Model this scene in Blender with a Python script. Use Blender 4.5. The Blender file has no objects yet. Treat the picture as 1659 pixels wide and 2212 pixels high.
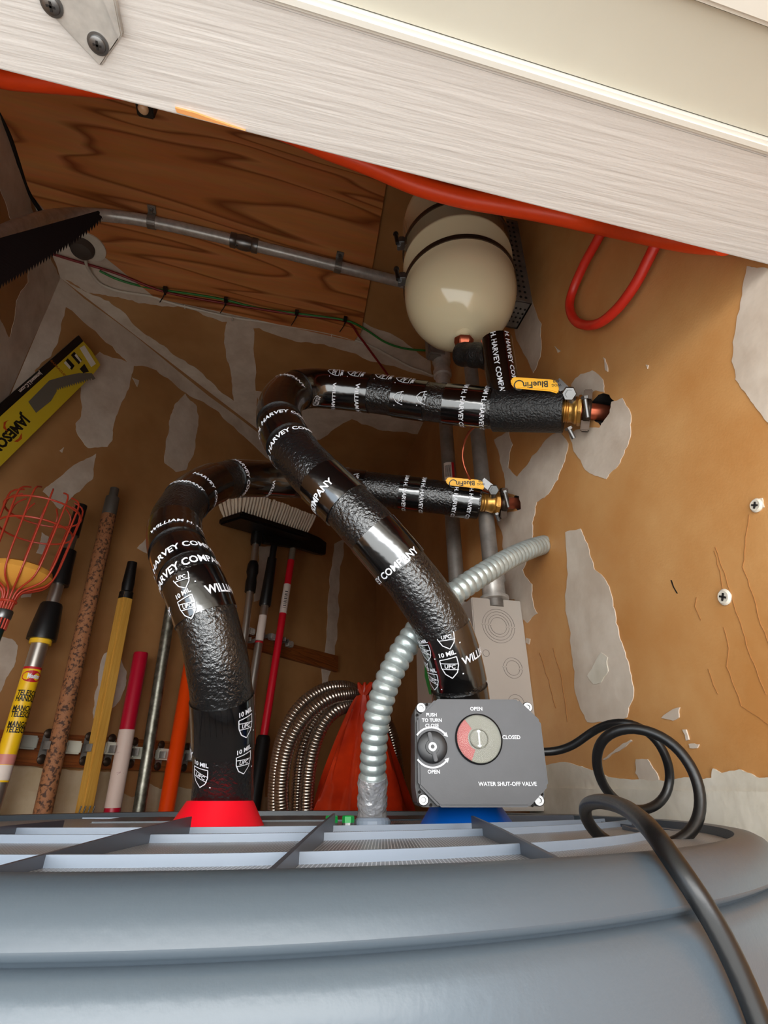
import bpy, bmesh, math, random
import numpy as np
from mathutils import Vector, Matrix
from mathutils.geometry import tessellate_polygon
random.seed(7)
SC = bpy.context.scene
COL = SC.collection
V = Vector
PI = math.pi

# ---------------------------------------------------------------- camera
FPX = 1150.0
PITCH = math.radians(28.1)
CAM = V((0, 0, 1.62))
CF = V((0, math.cos(PITCH), math.sin(PITCH)))
CU = V((0, -math.sin(PITCH), math.cos(PITCH)))
CR = V((1, 0, 0))
cam_data = bpy.data.cameras.new('camera')
cam_data.sensor_fit = 'VERTICAL'
cam_data.sensor_height = 36.0
cam_data.lens = FPX / 2212 * 36.0
cam_data.clip_start = 0.01
cam = bpy.data.objects.new('camera', cam_data)
cam.location = CAM
cam.rotation_euler = (math.radians(90) + PITCH, 0, 0)
COL.objects.link(cam)
SC.camera = cam

# ---------------------------------------------------------------- light
world = bpy.data.worlds.new('world'); SC.world = world
world.use_nodes = True
wn = world.node_tree; wn.nodes.clear()
wo = wn.nodes.new('ShaderNodeOutputWorld'); wb = wn.nodes.new('ShaderNodeBackground')
wb.inputs['Color'].default_value = (0.74, 0.87, 1.0, 1)
wb.inputs['Strength'].default_value = 2.6
wn.links.new(wb.outputs[0], wo.inputs[0])
sd = bpy.data.lights.new('sun', 'SUN'); sd.energy = 10.0; sd.angle = math.radians(1.0); sd.color = (1.0, 0.97, 0.92)
sun = bpy.data.objects.new('sun', sd); COL.objects.link(sun)
sun.rotation_euler = (math.radians(28), 0, math.radians(14))
sun.location = (0, -3, 6)
# daylight of the open yard entering through the doorway
ad = bpy.data.lights.new('doorway_daylight', 'AREA'); ad.shape = 'RECTANGLE'; ad.size = 2.4; ad.size_y = 0.9
ad.energy = 46.0; ad.color = (1.0, 0.96, 0.90)
al = bpy.data.objects.new('doorway_daylight', ad); COL.objects.link(al)
al.location = (0.2, -1.5, 1.95)
al.rotation_euler = (math.radians(84), 0, math.radians(-6))
SC.view_settings.view_transform = 'Standard'
SC.view_settings.look = 'None'
SC.view_settings.gamma = 1.0
SC.view_settings.use_curve_mapping = False
SC.view_settings.exposure = 0.30
SC.cycles.max_bounces = 8
SC.cycles.diffuse_bounces = 5
SC.cycles.use_denoising = True

# ---------------------------------------------------------------- pixel helpers
def ray(px, py):
    return CR * ((px - 829.5) / FPX) + CF - CU * ((py - 1106.0) / FPX)
def P(px, py, z):
    return CAM + ray(px, py) * z
def onplane(px, py, pt, n, off=0.0):
    r = ray(px, py)
    t = (off - n.dot(CAM - pt)) / n.dot(r)
    return CAM + r * t
def proj(p):
    d = p - CAM
    z = d.dot(CF)
    return (829.5 + d.dot(CR) / z * FPX, 1106 - d.dot(CU) / z * FPX, z)

HC = 1.10
AZ = math.radians(12.0)
E1 = V((math.cos(AZ), math.sin(AZ), 0)); E2 = V((-math.sin(AZ), math.cos(AZ), 0))
UR = V((-0.225, 0.974, 0)).normalized(); NR = V((-0.974, -0.225, 0)).normalized(); PR = CAM + V((0.2325, 0.46, 0))
B0 = CAM + V((-0.778, 0.8635, 0)); B1 = CAM + V((-0.031, 2.145, 0))
UB = (B1 - B0).normalized(); NB = V((UB.y, -UB.x, 0))
NC = V((0, 0, -1)); PC = CAM + V((0, 0, HC))
UA = UR; NA = V((UA.y, -UA.x, 0))
def onR(px, py, off=0.0): return onplane(px, py, PR, NR, off)
def onB(px, py, off=0.0): return onplane(px, py, B0, NB, off)
def onC(px, py, off=0.0): return onplane(px, py, PC, NC, off)
def onA(px, py, off=0.0): return onplane(px, py, B0, NA, off)
NQ = V((E1.y, -E1.x, 0))
def onQ(px, py, off=0.0): return onplane(px, py, B1, NQ, off)

# ---------------------------------------------------------------- materials
def lin(c):
    return tuple(((x / 255.0) / 12.92 if x <= 10.3 else (((x / 255.0) + 0.055) / 1.055) ** 2.4) for x in c)
MATS = {}
def mat(name, rgb, rough=0.5, metal=0.0, var=0.0, vscale=8.0, bump=0.0, bscale=60.0, rgb2=None, coat=0.0,
        stretch=None, thresh=None, bdist=0.002, transmission=0.0, spec=0.5, detail=4.0):
    if name in MATS: return MATS[name]
    m = bpy.data.materials.new(name); m.use_nodes = True
    nt = m.node_tree; b = nt.nodes['Principled BSDF']
    c = lin(rgb) + (1,)
    b.inputs['Base Color'].default_value = c
    b.inputs['Roughness'].default_value = rough
    b.inputs['Metallic'].default_value = metal
    b.inputs['Specular IOR Level'].default_value = spec
    b.inputs['Coat Weight'].default_value = coat
    b.inputs['Coat Roughness'].default_value = 0.08
    b.inputs['Transmission Weight'].default_value = transmission
    geo = nt.nodes.new('ShaderNodeNewGeometry')
    src = geo.outputs['Position']
    if stretch:
        mp = nt.nodes.new('ShaderNodeMapping'); mp.vector_type = 'POINT'
        mp.inputs['Rotation'].default_value = stretch[1]
        nt.links.new(src, mp.inputs['Vector'])
        mp2 = nt.nodes.new('ShaderNodeMapping'); mp2.inputs['Scale'].default_value = stretch[0]
        nt.links.new(mp.outputs[0], mp2.inputs['Vector'])
        src = mp2.outputs[0]
    if var > 0 or rgb2:
        n = nt.nodes.new('ShaderNodeTexNoise'); n.inputs['Scale'].default_value = vscale; n.inputs['Detail'].default_value = detail
        n.inputs['Roughness'].default_value = 0.62
        nt.links.new(src, n.inputs['Vector'])
        r = nt.nodes.new('ShaderNodeValToRGB')
        lo, hi = thresh if thresh else (0.33, 0.67)
        r.color_ramp.elements[0].position = lo; r.color_ramp.elements[1].position = hi
        if rgb2: c2 = lin(rgb2) + (1,)
        else: c2 = tuple(max(0, x * (1 - var)) for x in c[:3]) + (1,)
        c1 = c if rgb2 else tuple(min(1, x * (1 + var * 0.6)) for x in c[:3]) + (1,)
        r.color_ramp.elements[0].color = c2; r.color_ramp.elements[1].color = c1
        nt.links.new(n.outputs['Fac'], r.inputs[0]); nt.links.new(r.outputs[0], b.inputs['Base Color'])
    if bump > 0:
        n2 = nt.nodes.new('ShaderNodeTexNoise'); n2.inputs['Scale'].default_value = bscale; n2.inputs['Detail'].default_value = 3
        nt.links.new(src, n2.inputs['Vector'])
        bp = nt.nodes.new('ShaderNodeBump'); bp.inputs['Strength'].default_value = bump; bp.inputs['Distance'].default_value = bdist
        nt.links.new(n2.outputs['Fac'], bp.inputs['Height']); nt.links.new(bp.outputs[0], b.inputs['Normal'])
        if coat > 0: nt.links.new(bp.outputs[0], b.inputs['Coat Normal'])
    MATS[name] = m
    return m

def grain_mat(name, cols, scale, rot, rough=0.45, bump=0.1, freq=1.0, dist=4.0):
    m = bpy.data.materials.new(name); m.use_nodes = True
    nt = m.node_tree; b = nt.nodes['Principled BSDF']; b.inputs['Roughness'].default_value = rough
    geo = nt.nodes.new('ShaderNodeNewGeometry')
    mp = nt.nodes.new('ShaderNodeMapping'); mp.inputs['Rotation'].default_value = rot
    nt.links.new(geo.outputs['Position'], mp.inputs['Vector'])
    mp2 = nt.nodes.new('ShaderNodeMapping'); mp2.inputs['Scale'].default_value = scale
    nt.links.new(mp.outputs[0], mp2.inputs['Vector'])
    n = nt.nodes.new('ShaderNodeTexNoise'); n.inputs['Scale'].default_value = 1.0; n.inputs['Detail'].default_value = 2.0
    n.inputs['Distortion'].default_value = 0.6
    nt.links.new(mp2.outputs[0], n.inputs['Vector'])
    mu = nt.nodes.new('ShaderNodeMath'); mu.operation = 'MULTIPLY'; mu.inputs[1].default_value = dist * freq
    nt.links.new(n.outputs['Fac'], mu.inputs[0])
    fr = nt.nodes.new('ShaderNodeMath'); fr.operation = 'FRACT'; nt.links.new(mu.outputs[0], fr.inputs[0])
    r = nt.nodes.new('ShaderNodeValToRGB')
    el = r.color_ramp.elements
    el[0].position = 0.0; el[0].color = lin(cols[0]) + (1,)
    el[1].position = 0.72; el[1].color = lin(cols[1]) + (1,)
    e = el.new(0.86); e.color = lin(cols[2]) + (1,)
    e = el.new(1.0); e.color = lin(cols[0]) + (1,)
    nt.links.new(fr.outputs[0], r.inputs[0])
    n3 = nt.nodes.new('ShaderNodeTexNoise'); n3.inputs['Scale'].default_value = 14; n3.inputs['Detail'].default_value = 5
    nt.links.new(mp2.outputs[0], n3.inputs['Vector'])
    mx = nt.nodes.new('ShaderNodeMix'); mx.data_type = 'RGBA'; mx.blend_type = 'MULTIPLY'; mx.inputs['Factor'].default_value = 0.35
    nt.links.new(r.outputs[0], mx.inputs[6]); nt.links.new(n3.outputs['Color'], mx.inputs[7])
    nt.links.new(mx.outputs[2], b.inputs['Base Color'])
    bp = nt.nodes.new('ShaderNodeBump'); bp.inputs['Strength'].default_value = bump; bp.inputs['Distance'].default_value = 0.001
    nt.links.new(n3.outputs['Fac'], bp.inputs['Height']); nt.links.new(bp.outputs[0], b.inputs['Normal'])
    MATS[name] = m
    return m

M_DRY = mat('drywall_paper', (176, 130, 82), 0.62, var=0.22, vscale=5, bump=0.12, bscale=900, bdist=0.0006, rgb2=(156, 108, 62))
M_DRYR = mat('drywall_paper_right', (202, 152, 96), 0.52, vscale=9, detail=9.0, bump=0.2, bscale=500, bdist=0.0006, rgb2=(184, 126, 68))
M_MUD = mat('joint_compound', (212, 198, 182), 0.8, rgb2=(188, 170, 152), vscale=16, bump=0.3, bscale=60, bdist=0.002)
M_MUDW = mat('white_compound', (222, 214, 200), 0.75, rgb2=(196, 186, 168), vscale=14, bump=0.3, bscale=80, bdist=0.002)
M_CREAM = mat('cream_painted_ledge', (200, 180, 150), 0.7, rgb2=(176, 152, 116), vscale=12, bump=0.2, bscale=60)
M_STAIN = mat('rust_stain', (150, 100, 52), 0.7)
M_WPAINT = mat('white_wood_paint', (200, 196, 192), 0.42, rgb2=(188, 183, 178), vscale=30, bump=0.55, bscale=1.0,
               stretch=((14, 260, 260), (0, 0, -AZ)), bdist=0.0012)
M_SOFFIT = mat('cream_soffit_paint', (188, 185, 172), 0.5, rgb2=(180, 176, 162), vscale=4, bump=0.18, bscale=40, bdist=0.002)
M_TRIMW = mat('trim_paint', (208, 206, 198), 0.35)
M_PLY = grain_mat('plywood', [(216, 144, 88), (204, 126, 70), (142, 76, 36)], (0.9, 7.5, 1), (0, 0, -AZ - 0.05), 0.42, 0.15, 1.0, 9.0)
M_RAIL = grain_mat('rail_wood', [(150, 84, 34), (132, 68, 26), (104, 48, 16)], (3, 3, 60), (0, 0, 0), 0.5, 0.2, 1.0, 6.0)
M_BLACK = mat('black_plastic', (16, 16, 17), 0.38)
M_BLACKG = mat('black_gloss', (10, 10, 11), 0.22)
M_RUBBER = mat('black_cable', (14, 14, 15), 0.36, bump=0.05, bscale=300)
M_TAPE = mat('black_tape', (6, 6, 7), 0.16, bump=0.2, bscale=34, bdist=0.004, spec=0.9, coat=1.0)
M_FOAM = mat('black_foam', (15, 15, 16), 0.25, bump=0.6, bscale=330, bdist=0.0024, spec=0.7, coat=0.45)
for _m in (M_TAPE, M_FOAM): _m.node_tree.nodes['Principled BSDF'].inputs['Coat IOR'].default_value = 1.65; _m.node_tree.nodes['Principled BSDF'].inputs['Coat Roughness'].default_value = 0.14
M_FOAMR = mat('black_foam_rough', (20, 20, 21), 0.36, bump=0.7, bscale=420, bdist=0.0022)
M_WHITE = mat('white_print', (225, 228, 235), 0.5)
M_STEEL = mat('galvanized_steel', (190, 186, 180), 0.36, 0.4, var=0.25, vscale=60, bump=0.06, bscale=80)
M_STEELD = mat('dull_steel', (140, 134, 128), 0.42, 0.55, var=0.3, vscale=30)
M_GALV = mat('spangled_steel', (150, 148, 136), 0.38, 0.85, rgb2=(92, 90, 78), vscale=70)
M_CHROME = mat('chrome', (128, 128, 128), 0.34, 0.9)
M_ALU = mat('aluminium', (186, 180, 172), 0.32, 0.9)
M_FLEX = mat('zinc_flex', (182, 192, 190), 0.33, 0.55, var=0.2, vscale=120, bump=0.1, bscale=200)
M_SFLEX = mat('stainless_flex', (172, 160, 148), 0.25, 0.95)
M_FOIL = mat('foil_tape', (215, 215, 218), 0.25, 0.6, bump=0.9, bscale=90, bdist=0.006)
M_COPPER = mat('copper', (176, 92, 66), 0.3, 0.85, var=0.2, vscale=60)
M_BRASS = mat('brass', (190, 142, 72), 0.3, 0.8, var=0.2, vscale=70, bump=0.1, bscale=200)
M_BRONZE = mat('dark_bronze', (72, 58, 48), 0.4, 0.7, var=0.2)
M_YELLOW = mat('yellow_handle', (255, 190, 8), 0.35)
M_TANK = mat('cream_tank_paint', (214, 202, 168), 0.14, coat=0.5, bump=0.03, bscale=25)
M_BOXG = mat('grey_box_paint', (176, 166, 156), 0.4, var=0.05, vscale=10)
M_BOXL = mat('grey_groove', (112, 104, 98), 0.5)
M_REDHOSE = mat('red_hose', (206, 42, 26), 0.4, var=0.1, vscale=40)
M_ORHOSE = mat('orange_hose', (255, 78, 26), 0.4, var=0.06, vscale=30)
M_REDCONE = mat('red_plastic', (232, 8, 34), 0.42)
M_BLUECONE = mat('blue_plastic', (0, 88, 184), 0.4)
M_BODY = mat('grey_jacket', (74, 83, 91), 0.33, var=0.05, vscale=7, bump=0.12, bscale=420, bdist=0.0006)
M_BODY2 = mat('grey_top_plastic', (67, 76, 84), 0.36, bump=0.1, bscale=420, bdist=0.0005)
M_SLAT = mat('grey_slat', (136, 148, 164), 0.4)
M_FIN = mat('dark_fin', (66, 70, 80), 0.38)
M_MESH = None
M_VBOX = mat('valve_box_plastic', (58, 58, 62), 0.42, var=0.12, vscale=40, bump=0.06, bscale=900, bdist=0.0004)
M_VBOXD = mat('valve_box_dark', (22, 22, 25), 0.4)
M_GLASS = mat('clear_cover', (245, 245, 242), 0.0, transmission=1.0)
M_GLASS.node_tree.nodes['Principled BSDF'].inputs['IOR'].default_value = 1.12
M_DIAL = mat('dial_face', (132, 131, 122), 0.4)
M_DIALR = mat('dial_red', (176, 84, 86), 0.4)
M_BAG = mat('orange_red_bag', (206, 56, 20), 0.25, rgb2=(150, 32, 12), vscale=9, bump=0.35, bscale=35, bdist=0.004)
M_GREEN = mat('green_paint', (10, 150, 64), 0.4)
M_GREENW = mat('green_wire', (40, 120, 48), 0.45)
M_REDW = mat('red_wire', (126, 18, 22), 0.45)
M_WHITEC = mat('white_cable', (204, 194, 178), 0.5)
M_WRITE = mat('label_paper', (222, 206, 196), 0.6)
M_REDL = mat('label_red', (186, 20, 34), 0.5)
M_GROUND = mat('concrete_yard', (192, 190, 186), 0.8, var=0.1, vscale=3)
M_FLOOR = mat('concrete_floor', (128, 122, 114), 0.8, var=0.2, vscale=4)
M_INK = mat('black_ink', (18, 16, 14), 0.5)
M_HOLE = mat('hole_dark', (20, 14, 10), 0.9)

# ---------------------------------------------------------------- mesh builder
class MB:
    def __init__(s): s.v = []; s.f = []
    def add(s, vs, fs):
        o = len(s.v); s.v += [V(x) for x in vs]; s.f += [tuple(i + o for i in f) for f in fs]; return s
    def box(s, c, ax, ay, az):
        c, ax, ay, az = V(c), V(ax), V(ay), V(az)
        vs = [c + ax * i + ay * j + az * k for k in (-1, 1) for j in (-1, 1) for i in (-1, 1)]
        fs = [(0, 2, 3, 1), (4, 5, 7, 6), (0, 1, 5, 4), (2, 6, 7, 3), (0, 4, 6, 2), (1, 3, 7, 5)]
        return s.add(vs, fs)
    def prism(s, poly, d):
        """closed polygon of 3D points, extruded by vector d"""
        poly = [V(p) for p in poly]; n = len(poly); d = V(d)
        tris = tessellate_polygon([poly])
        vs = poly + [p + d for p in poly]
        fs = [tuple(t) for t in tris] + [tuple(i + n for i in reversed(t)) for t in tris]
        fs += [(i, (i + 1) % n, (i + 1) % n + n, i + n) for i in range(n)]
        return s.add(vs, fs)
    def tube(s, pts, rad, seg=16, caps=True, up=None):
        pts = [V(p) for p in pts]; n = len(pts)
        if not hasattr(rad, '__len__'): rad = [rad] * n
        N, Bn, T = frames(pts)
        vs = []
        for i in range(n):
            for k in range(seg):
                a = 2 * PI * k / seg
                vs.append(pts[i] + (N[i] * math.cos(a) + Bn[i] * math.sin(a)) * rad[i])
        fs = []
        for i in range(n - 1):
            for k in range(seg):
                a, b = i * seg + k, i * seg + (k + 1) % seg
                fs.append((a, b, b + seg, a + seg))
        if caps:
            fs.append(tuple(reversed(range(seg)))); fs.append(tuple(range((n - 1) * seg, n * seg)))
        return s.add(vs, fs)
    def lathe(s, base, axis, prof, seg=32, ref=None, caps=True):
        """prof: list of (r, h) along axis from base"""
        base = V(base); ax = V(axis).normalized()
        ref = V(ref) if ref else (V((1, 0, 0)) if abs(ax.x) < 0.8 else V((0, 1, 0)))
        n1 = (ref - ax * ref.dot(ax)).normalized(); n2 = ax.cross(n1)
        vs = []; n = len(prof)
        for r, h in prof:
            for k in range(seg):
                a = 2 * PI * k / seg
                vs.append(base + ax * h + (n1 * math.cos(a) + n2 * math.sin(a)) * max(r, 1e-5))
        fs = []
        for i in range(n - 1):
            for k in range(seg):
                a, b = i * seg + k, i * seg + (k + 1) % seg
                fs.append((a, b, b + seg, a + seg))
        if caps: fs.append(tuple(reversed(range(seg)))); fs.append(tuple(range((n - 1) * seg, n * seg)))
        return s.add(vs, fs)
    def ball(s, c, r, seg=14, sc=(1, 1, 1)):
        vs = []; fs = []; rings = seg // 2
        for i in range(rings + 1):
            t = PI * i / rings
            for k in range(seg):
                a = 2 * PI * k / seg
                vs.append(V(c) + V((math.sin(t) * math.cos(a) * sc[0], math.sin(t) * math.sin(a) * sc[1], math.cos(t) * sc[2])) * r)
        for i in range(rings):
            for k in range(seg):
                a, b = i * seg + k, i * seg + (k + 1) % seg
                fs.append((a, a + seg, b + seg, b))
        return s.add(vs, fs)
    def build(s, name, m, parent=None, smooth=False, bevel=0.0, origin=None, auto=True):
        if origin is None:
            if parent is not None: origin = root_of(parent)
            else:
                c = sum(s.v, V((0, 0, 0))) / len(s.v); origin = V((c.x, c.y, min(v.z for v in s.v)))
        me = bpy.data.meshes.new(name)
        me.from_pydata([tuple(v - origin) for v in s.v], [], s.f)
        me.validate(); me.materials.append(m)
        bm = bmesh.new(); bm.from_mesh(me)
        bmesh.ops.remove_doubles(bm, verts=bm.verts, dist=1e-6)
        bmesh.ops.recalc_face_normals(bm, faces=bm.faces)
        if bevel > 0:
            es = [e for e in bm.edges if e.is_manifold and e.calc_face_angle(0) > 0.6]
            bmesh.ops.bevel(bm, geom=es, offset=bevel, segments=2, affect='EDGES', clamp_overlap=True)
        for f in bm.faces: f.smooth = smooth or bevel > 0
        if smooth or bevel > 0:
            for e in bm.edges:
                if e.is_manifold and e.calc_face_angle(0) > 0.75: e.smooth = False
        bm.to_mesh(me); bm.free()
        o = bpy.data.objects.new(name, me); COL.objects.link(o)
        if parent is not None:
            o.parent = parent
        else: o.location = origin
        return o

def root_of(o):
    while o.parent: o = o.parent
    return o.location.copy()
def frames(pts):
    n = len(pts); T = []
    for i in range(n):
        a = pts[max(0, i - 1)]; b = pts[min(n - 1, i + 1)]
        t = (b - a)
        T.append(t.normalized() if t.length > 1e-9 else V((0, 0, 1)))
    r = V((1, 0, 0)) if abs(T[0].x) < 0.7 else V((0, 1, 0))
    N = [(r - T[0] * r.dot(T[0])).normalized()]
    for i in range(1, n):
        q = N[-1] - T[i] * N[-1].dot(T[i]); N.append(q.normalized())
    return N, [T[i].cross(N[i]) for i in range(n)], T
def spline(pts, step=0.006):
    """Catmull-Rom through points, resampled evenly; extra components interpolated too"""
    P_ = [np.array(p, dtype=float) for p in pts]
    P_ = [2 * P_[0] - P_[1]] + P_ + [2 * P_[-1] - P_[-2]]
    out = []
    for i in range(1, len(P_) - 2):
        p0, p1, p2, p3 = P_[i - 1:i + 3]
        L = np.linalg.norm((p2 - p1)[:3]); k = max(2, int(L / step))
        for j in range(k):
            t = j / k
            out.append(0.5 * ((2 * p1) + (-p0 + p2) * t + (2 * p0 - 5 * p1 + 4 * p2 - p3) * t * t + (-p0 + 3 * p1 - 3 * p2 + p3) * t ** 3))
    out.append(P_[-2])
    # even arc-length resample with smoothing
    A = np.array(out); d = np.r_[0, np.cumsum(np.linalg.norm(np.diff(A[:, :3], axis=0), axis=1))]
    n = max(3, int(d[-1] / step) + 1); s_ = np.linspace(0, d[-1], n)
    return np.stack([np.interp(s_, d, A[:, c]) for c in range(A.shape[1])], axis=1)
def pxpath(pts, step=0.006, smooth=0):
    """list of (px,py,Z) -> smooth world path"""
    w = [tuple(P(*p)) for p in pts]
    a = spline(w, step)
    for _ in range(smooth):
        b = a.copy(); b[1:-1] = (a[:-2] + 2 * a[1:-1] + a[2:]) / 4; a = b
    return [V(x) for x in a]

# ---------------------------------------------------------------- things
def tag(o, label, cat, group=None, kind=None):
    o['label'] = label; o['category'] = cat
    if group: o['group'] = group
    if kind: o['kind'] = kind
    return o
def thing(name, loc, label, cat, group=None):
    o = bpy.data.objects.new(name, None); o.empty_display_size = 0.03
    o.location = loc; COL.objects.link(o)
    return tag(o, label, cat, group)
def struct(o, label=None):
    o['kind'] = 'structure'
    if label: o['label'] = label
    return o

# ---------------------------------------------------------------- text and strokes
_tc = {}
def text2d(body, size=1.0, bold=0.0, align='CENTER'):
    key = (body, bold, align)
    if key not in _tc:
        cu = bpy.data.curves.new('t', 'FONT'); cu.body = body; cu.size = 1.0; cu.align_x = align; cu.align_y = 'CENTER'
        cu.offset = bold; cu.resolution_u = 2; cu.space_line = 0.85
        ob = bpy.data.objects.new('t', cu); COL.objects.link(ob)
        dg = bpy.context.evaluated_depsgraph_get()
        me = ob.evaluated_get(dg).to_mesh()
        vs = [(v.co.x, v.co.y) for v in me.vertices]; fs = [tuple(p.vertices) for p in me.polygons]
        ob.evaluated_get(dg).to_mesh_clear()
        bpy.data.objects.remove(ob); bpy.data.curves.remove(cu)
        _tc[key] = (vs, fs)
    vs, fs = _tc[key]
    return [(x * size, y * size) for x, y in vs], fs
def stroke2d(pts, w, closed=False):
    vs = []; fs = []
    q = list(pts) + ([pts[0]] if closed else [])
    for (x0, y0), (x1, y1) in zip(q[:-1], q[1:]):
        L = math.hypot(x1 - x0, y1 - y0)
        if L < 1e-9: continue
        k = max(1, int(L / 0.003)); nx, ny = -(y1 - y0) / L * w / 2, (x1 - x0) / L * w / 2
        for i in range(k):
            a, b = i / k, (i + 1) / k
            ax, ay, bx, by = x0 + (x1 - x0) * a, y0 + (y1 - y0) * a, x0 + (x1 - x0) * b, y0 + (y1 - y0) * b
            o = len(vs); vs += [(ax + nx, ay + ny), (ax - nx, ay - ny), (bx - nx, by - ny), (bx + nx, by + ny)]
            fs.append((o, o + 1, o + 2, o + 3))
    return vs, fs
def merge2d(*parts):
    vs = []; fs = []
    for v, f in parts:
        o = len(vs); vs += v; fs += [tuple(i + o for i in g) for g in f]
    return vs, fs
def shift2d(p, dx, dy, rot=0.0, sx=1.0):
    c, s_ = math.cos(rot), math.sin(rot)
    return [((x * sx) * c - y * s_ + dx, (x * sx) * s_ + y * c + dy) for x, y in p[0]], p[1]
def flat(p, origin, ux, uy, off):
    mb = MB(); mb.add([origin + ux * x + uy * y + off for x, y in p[0]], p[1]); return mb

def rough_poly(pts, depth=3, amp=0.16):
    """fractal edge on 2D pixel polygon"""
    pts = list(pts)
    for d in range(depth):
        out = []
        for i in range(len(pts)):
            a, b = pts[i], pts[(i + 1) % len(pts)]
            L = math.hypot(b[0] - a[0], b[1] - a[1])
            out.append(a)
            if L > 9:
                k = random.uniform(-amp, amp) * min(L, 45) * 0.5
                out.append(((a[0] + b[0]) / 2 - (b[1] - a[1]) / L * k, (a[1] + b[1]) / 2 + (b[0] - a[0]) / L * k))
        pts = out
    return pts
def patches(name, polys, fn, n, m, parent, th=0.0006, amp=0.16):
    mb = MB()
    for k, p in enumerate(polys):
        q = rough_poly(p, amp=amp) if amp else p
        mb.prism([fn(x, y, 0.0) for x, y in q], n * (th + 0.00004 * k))
    return mb.build(name, m, parent)

# ================================================================ the room
FZ = 0.0
def wall_box(name, a, b, z0, z1, n, th, m):
    mb = MB(); a, b = V(a), V(b)
    mb.prism([V((a.x, a.y, z0)), V((b.x, b.y, z0)), V((b.x, b.y, z1)), V((a.x, a.y, z1))], -n * th)
    return mb.build(name, m)
ZC = CAM.z + HC
tr0, tr1 = -0.62, 0.465
tn_ = -0.212
_pf = [(tr0, 0), (tr1, 0), (tr1, ZC), (tn_, ZC), (tn_, CAM.z + 0.3345), (tr0, CAM.z + 0.3345)]
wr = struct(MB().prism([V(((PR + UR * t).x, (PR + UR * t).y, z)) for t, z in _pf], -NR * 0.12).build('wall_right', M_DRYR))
# two rough holes where the water pipes leave the wall
holes = [(P(1290, 890, 0.58), 0.0165, [(1264, 862), (1280, 848), (1298, 850), (1311, 868), (1313, 888), (1306, 908), (1292, 918), (1268, 908), (1256, 885)]),
         (P(1110, 1085, 0.76), 0.013, [(1097, 1070), (1112, 1066), (1121, 1074), (1124, 1090), (1118, 1104), (1105, 1102), (1096, 1094)])]
mb = MB()
for c, r, poly in holes:
    mb.prism([onR(x, y, 0.01) for x, y in rough_poly(poly, 2, 0.3)], -NR * 0.07)
cut = mb.build('hole_cutter', M_HOLE)
md = wr.modifiers.new('holes', 'BOOLEAN'); md.object = cut; md.operation = 'DIFFERENCE'; md.solver = 'EXACT'
dg = bpy.context.evaluated_depsgraph_get()
nm = bpy.data.meshes.new_from_object(wr.evaluated_get(dg)); wr.modifiers.clear(); wr.data = nm
while len(nm.materials) < 2: nm.materials.append(M_HOLE)
nm.materials[1] = M_HOLE
for p_ in nm.polygons:
    q_ = NR.dot(wr.matrix_world @ p_.center - PR) if False else NR.dot(V(p_.center) + wr.location - PR)
    p_.material_index = 1 if (-0.09 < q_ < -0.004 and p_.area < 0.01) else 0
bpy.data.objects.remove(cut)

A_END = B0 - UA * 0.95
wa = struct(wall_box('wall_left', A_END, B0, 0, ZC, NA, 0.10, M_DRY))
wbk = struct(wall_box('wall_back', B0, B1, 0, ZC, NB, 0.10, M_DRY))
# recess beyond the right wall
R_END = PR + UR * tr1
REC = R_END - NR * 0.12
t_ = (B1 - REC).dot(UR)
REC1 = REC + UR * t_
wq = struct(wall_box('wall_recess', B1, B1 + E1 * 0.75, 0, ZC, NQ, 0.10, M_DRY))
k_ = B1 + E1 * 0.60
struct(wall_box('wall_recess_side', R_END - NR * 0.118, R_END - NR * 0.118 + UR * 1.35, 0, ZC, NR, 0.10, M_DRY))
mb = MB(); mb.prism([V((-1.5, -0.0, ZC)), V((0.9, 0.0, ZC)), V((0.9, 2.7, ZC)), V((-1.5, 2.7, ZC))], V((0, 0, 0.08)))
ceil = struct(mb.build('ceiling', M_DRY))
mb = MB(); mb.prism([V((-1.5, 0.05, 0)), V((0.9, 0.05, 0)), V((0.9, 2.7, 0)), V((-1.5, 2.7, 0))], V((0, 0, -0.06)))
struct(mb.build('floor', M_FLOOR))
mb = MB(); mb.prism([V((-8, -10, -0.06)), V((8, -10, -0.06)), V((8, 0.05, -0.06)), V((-8, 0.05, -0.06))], V((0, 0, -0.1)))
struct(mb.build('ground', M_GROUND))

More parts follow.
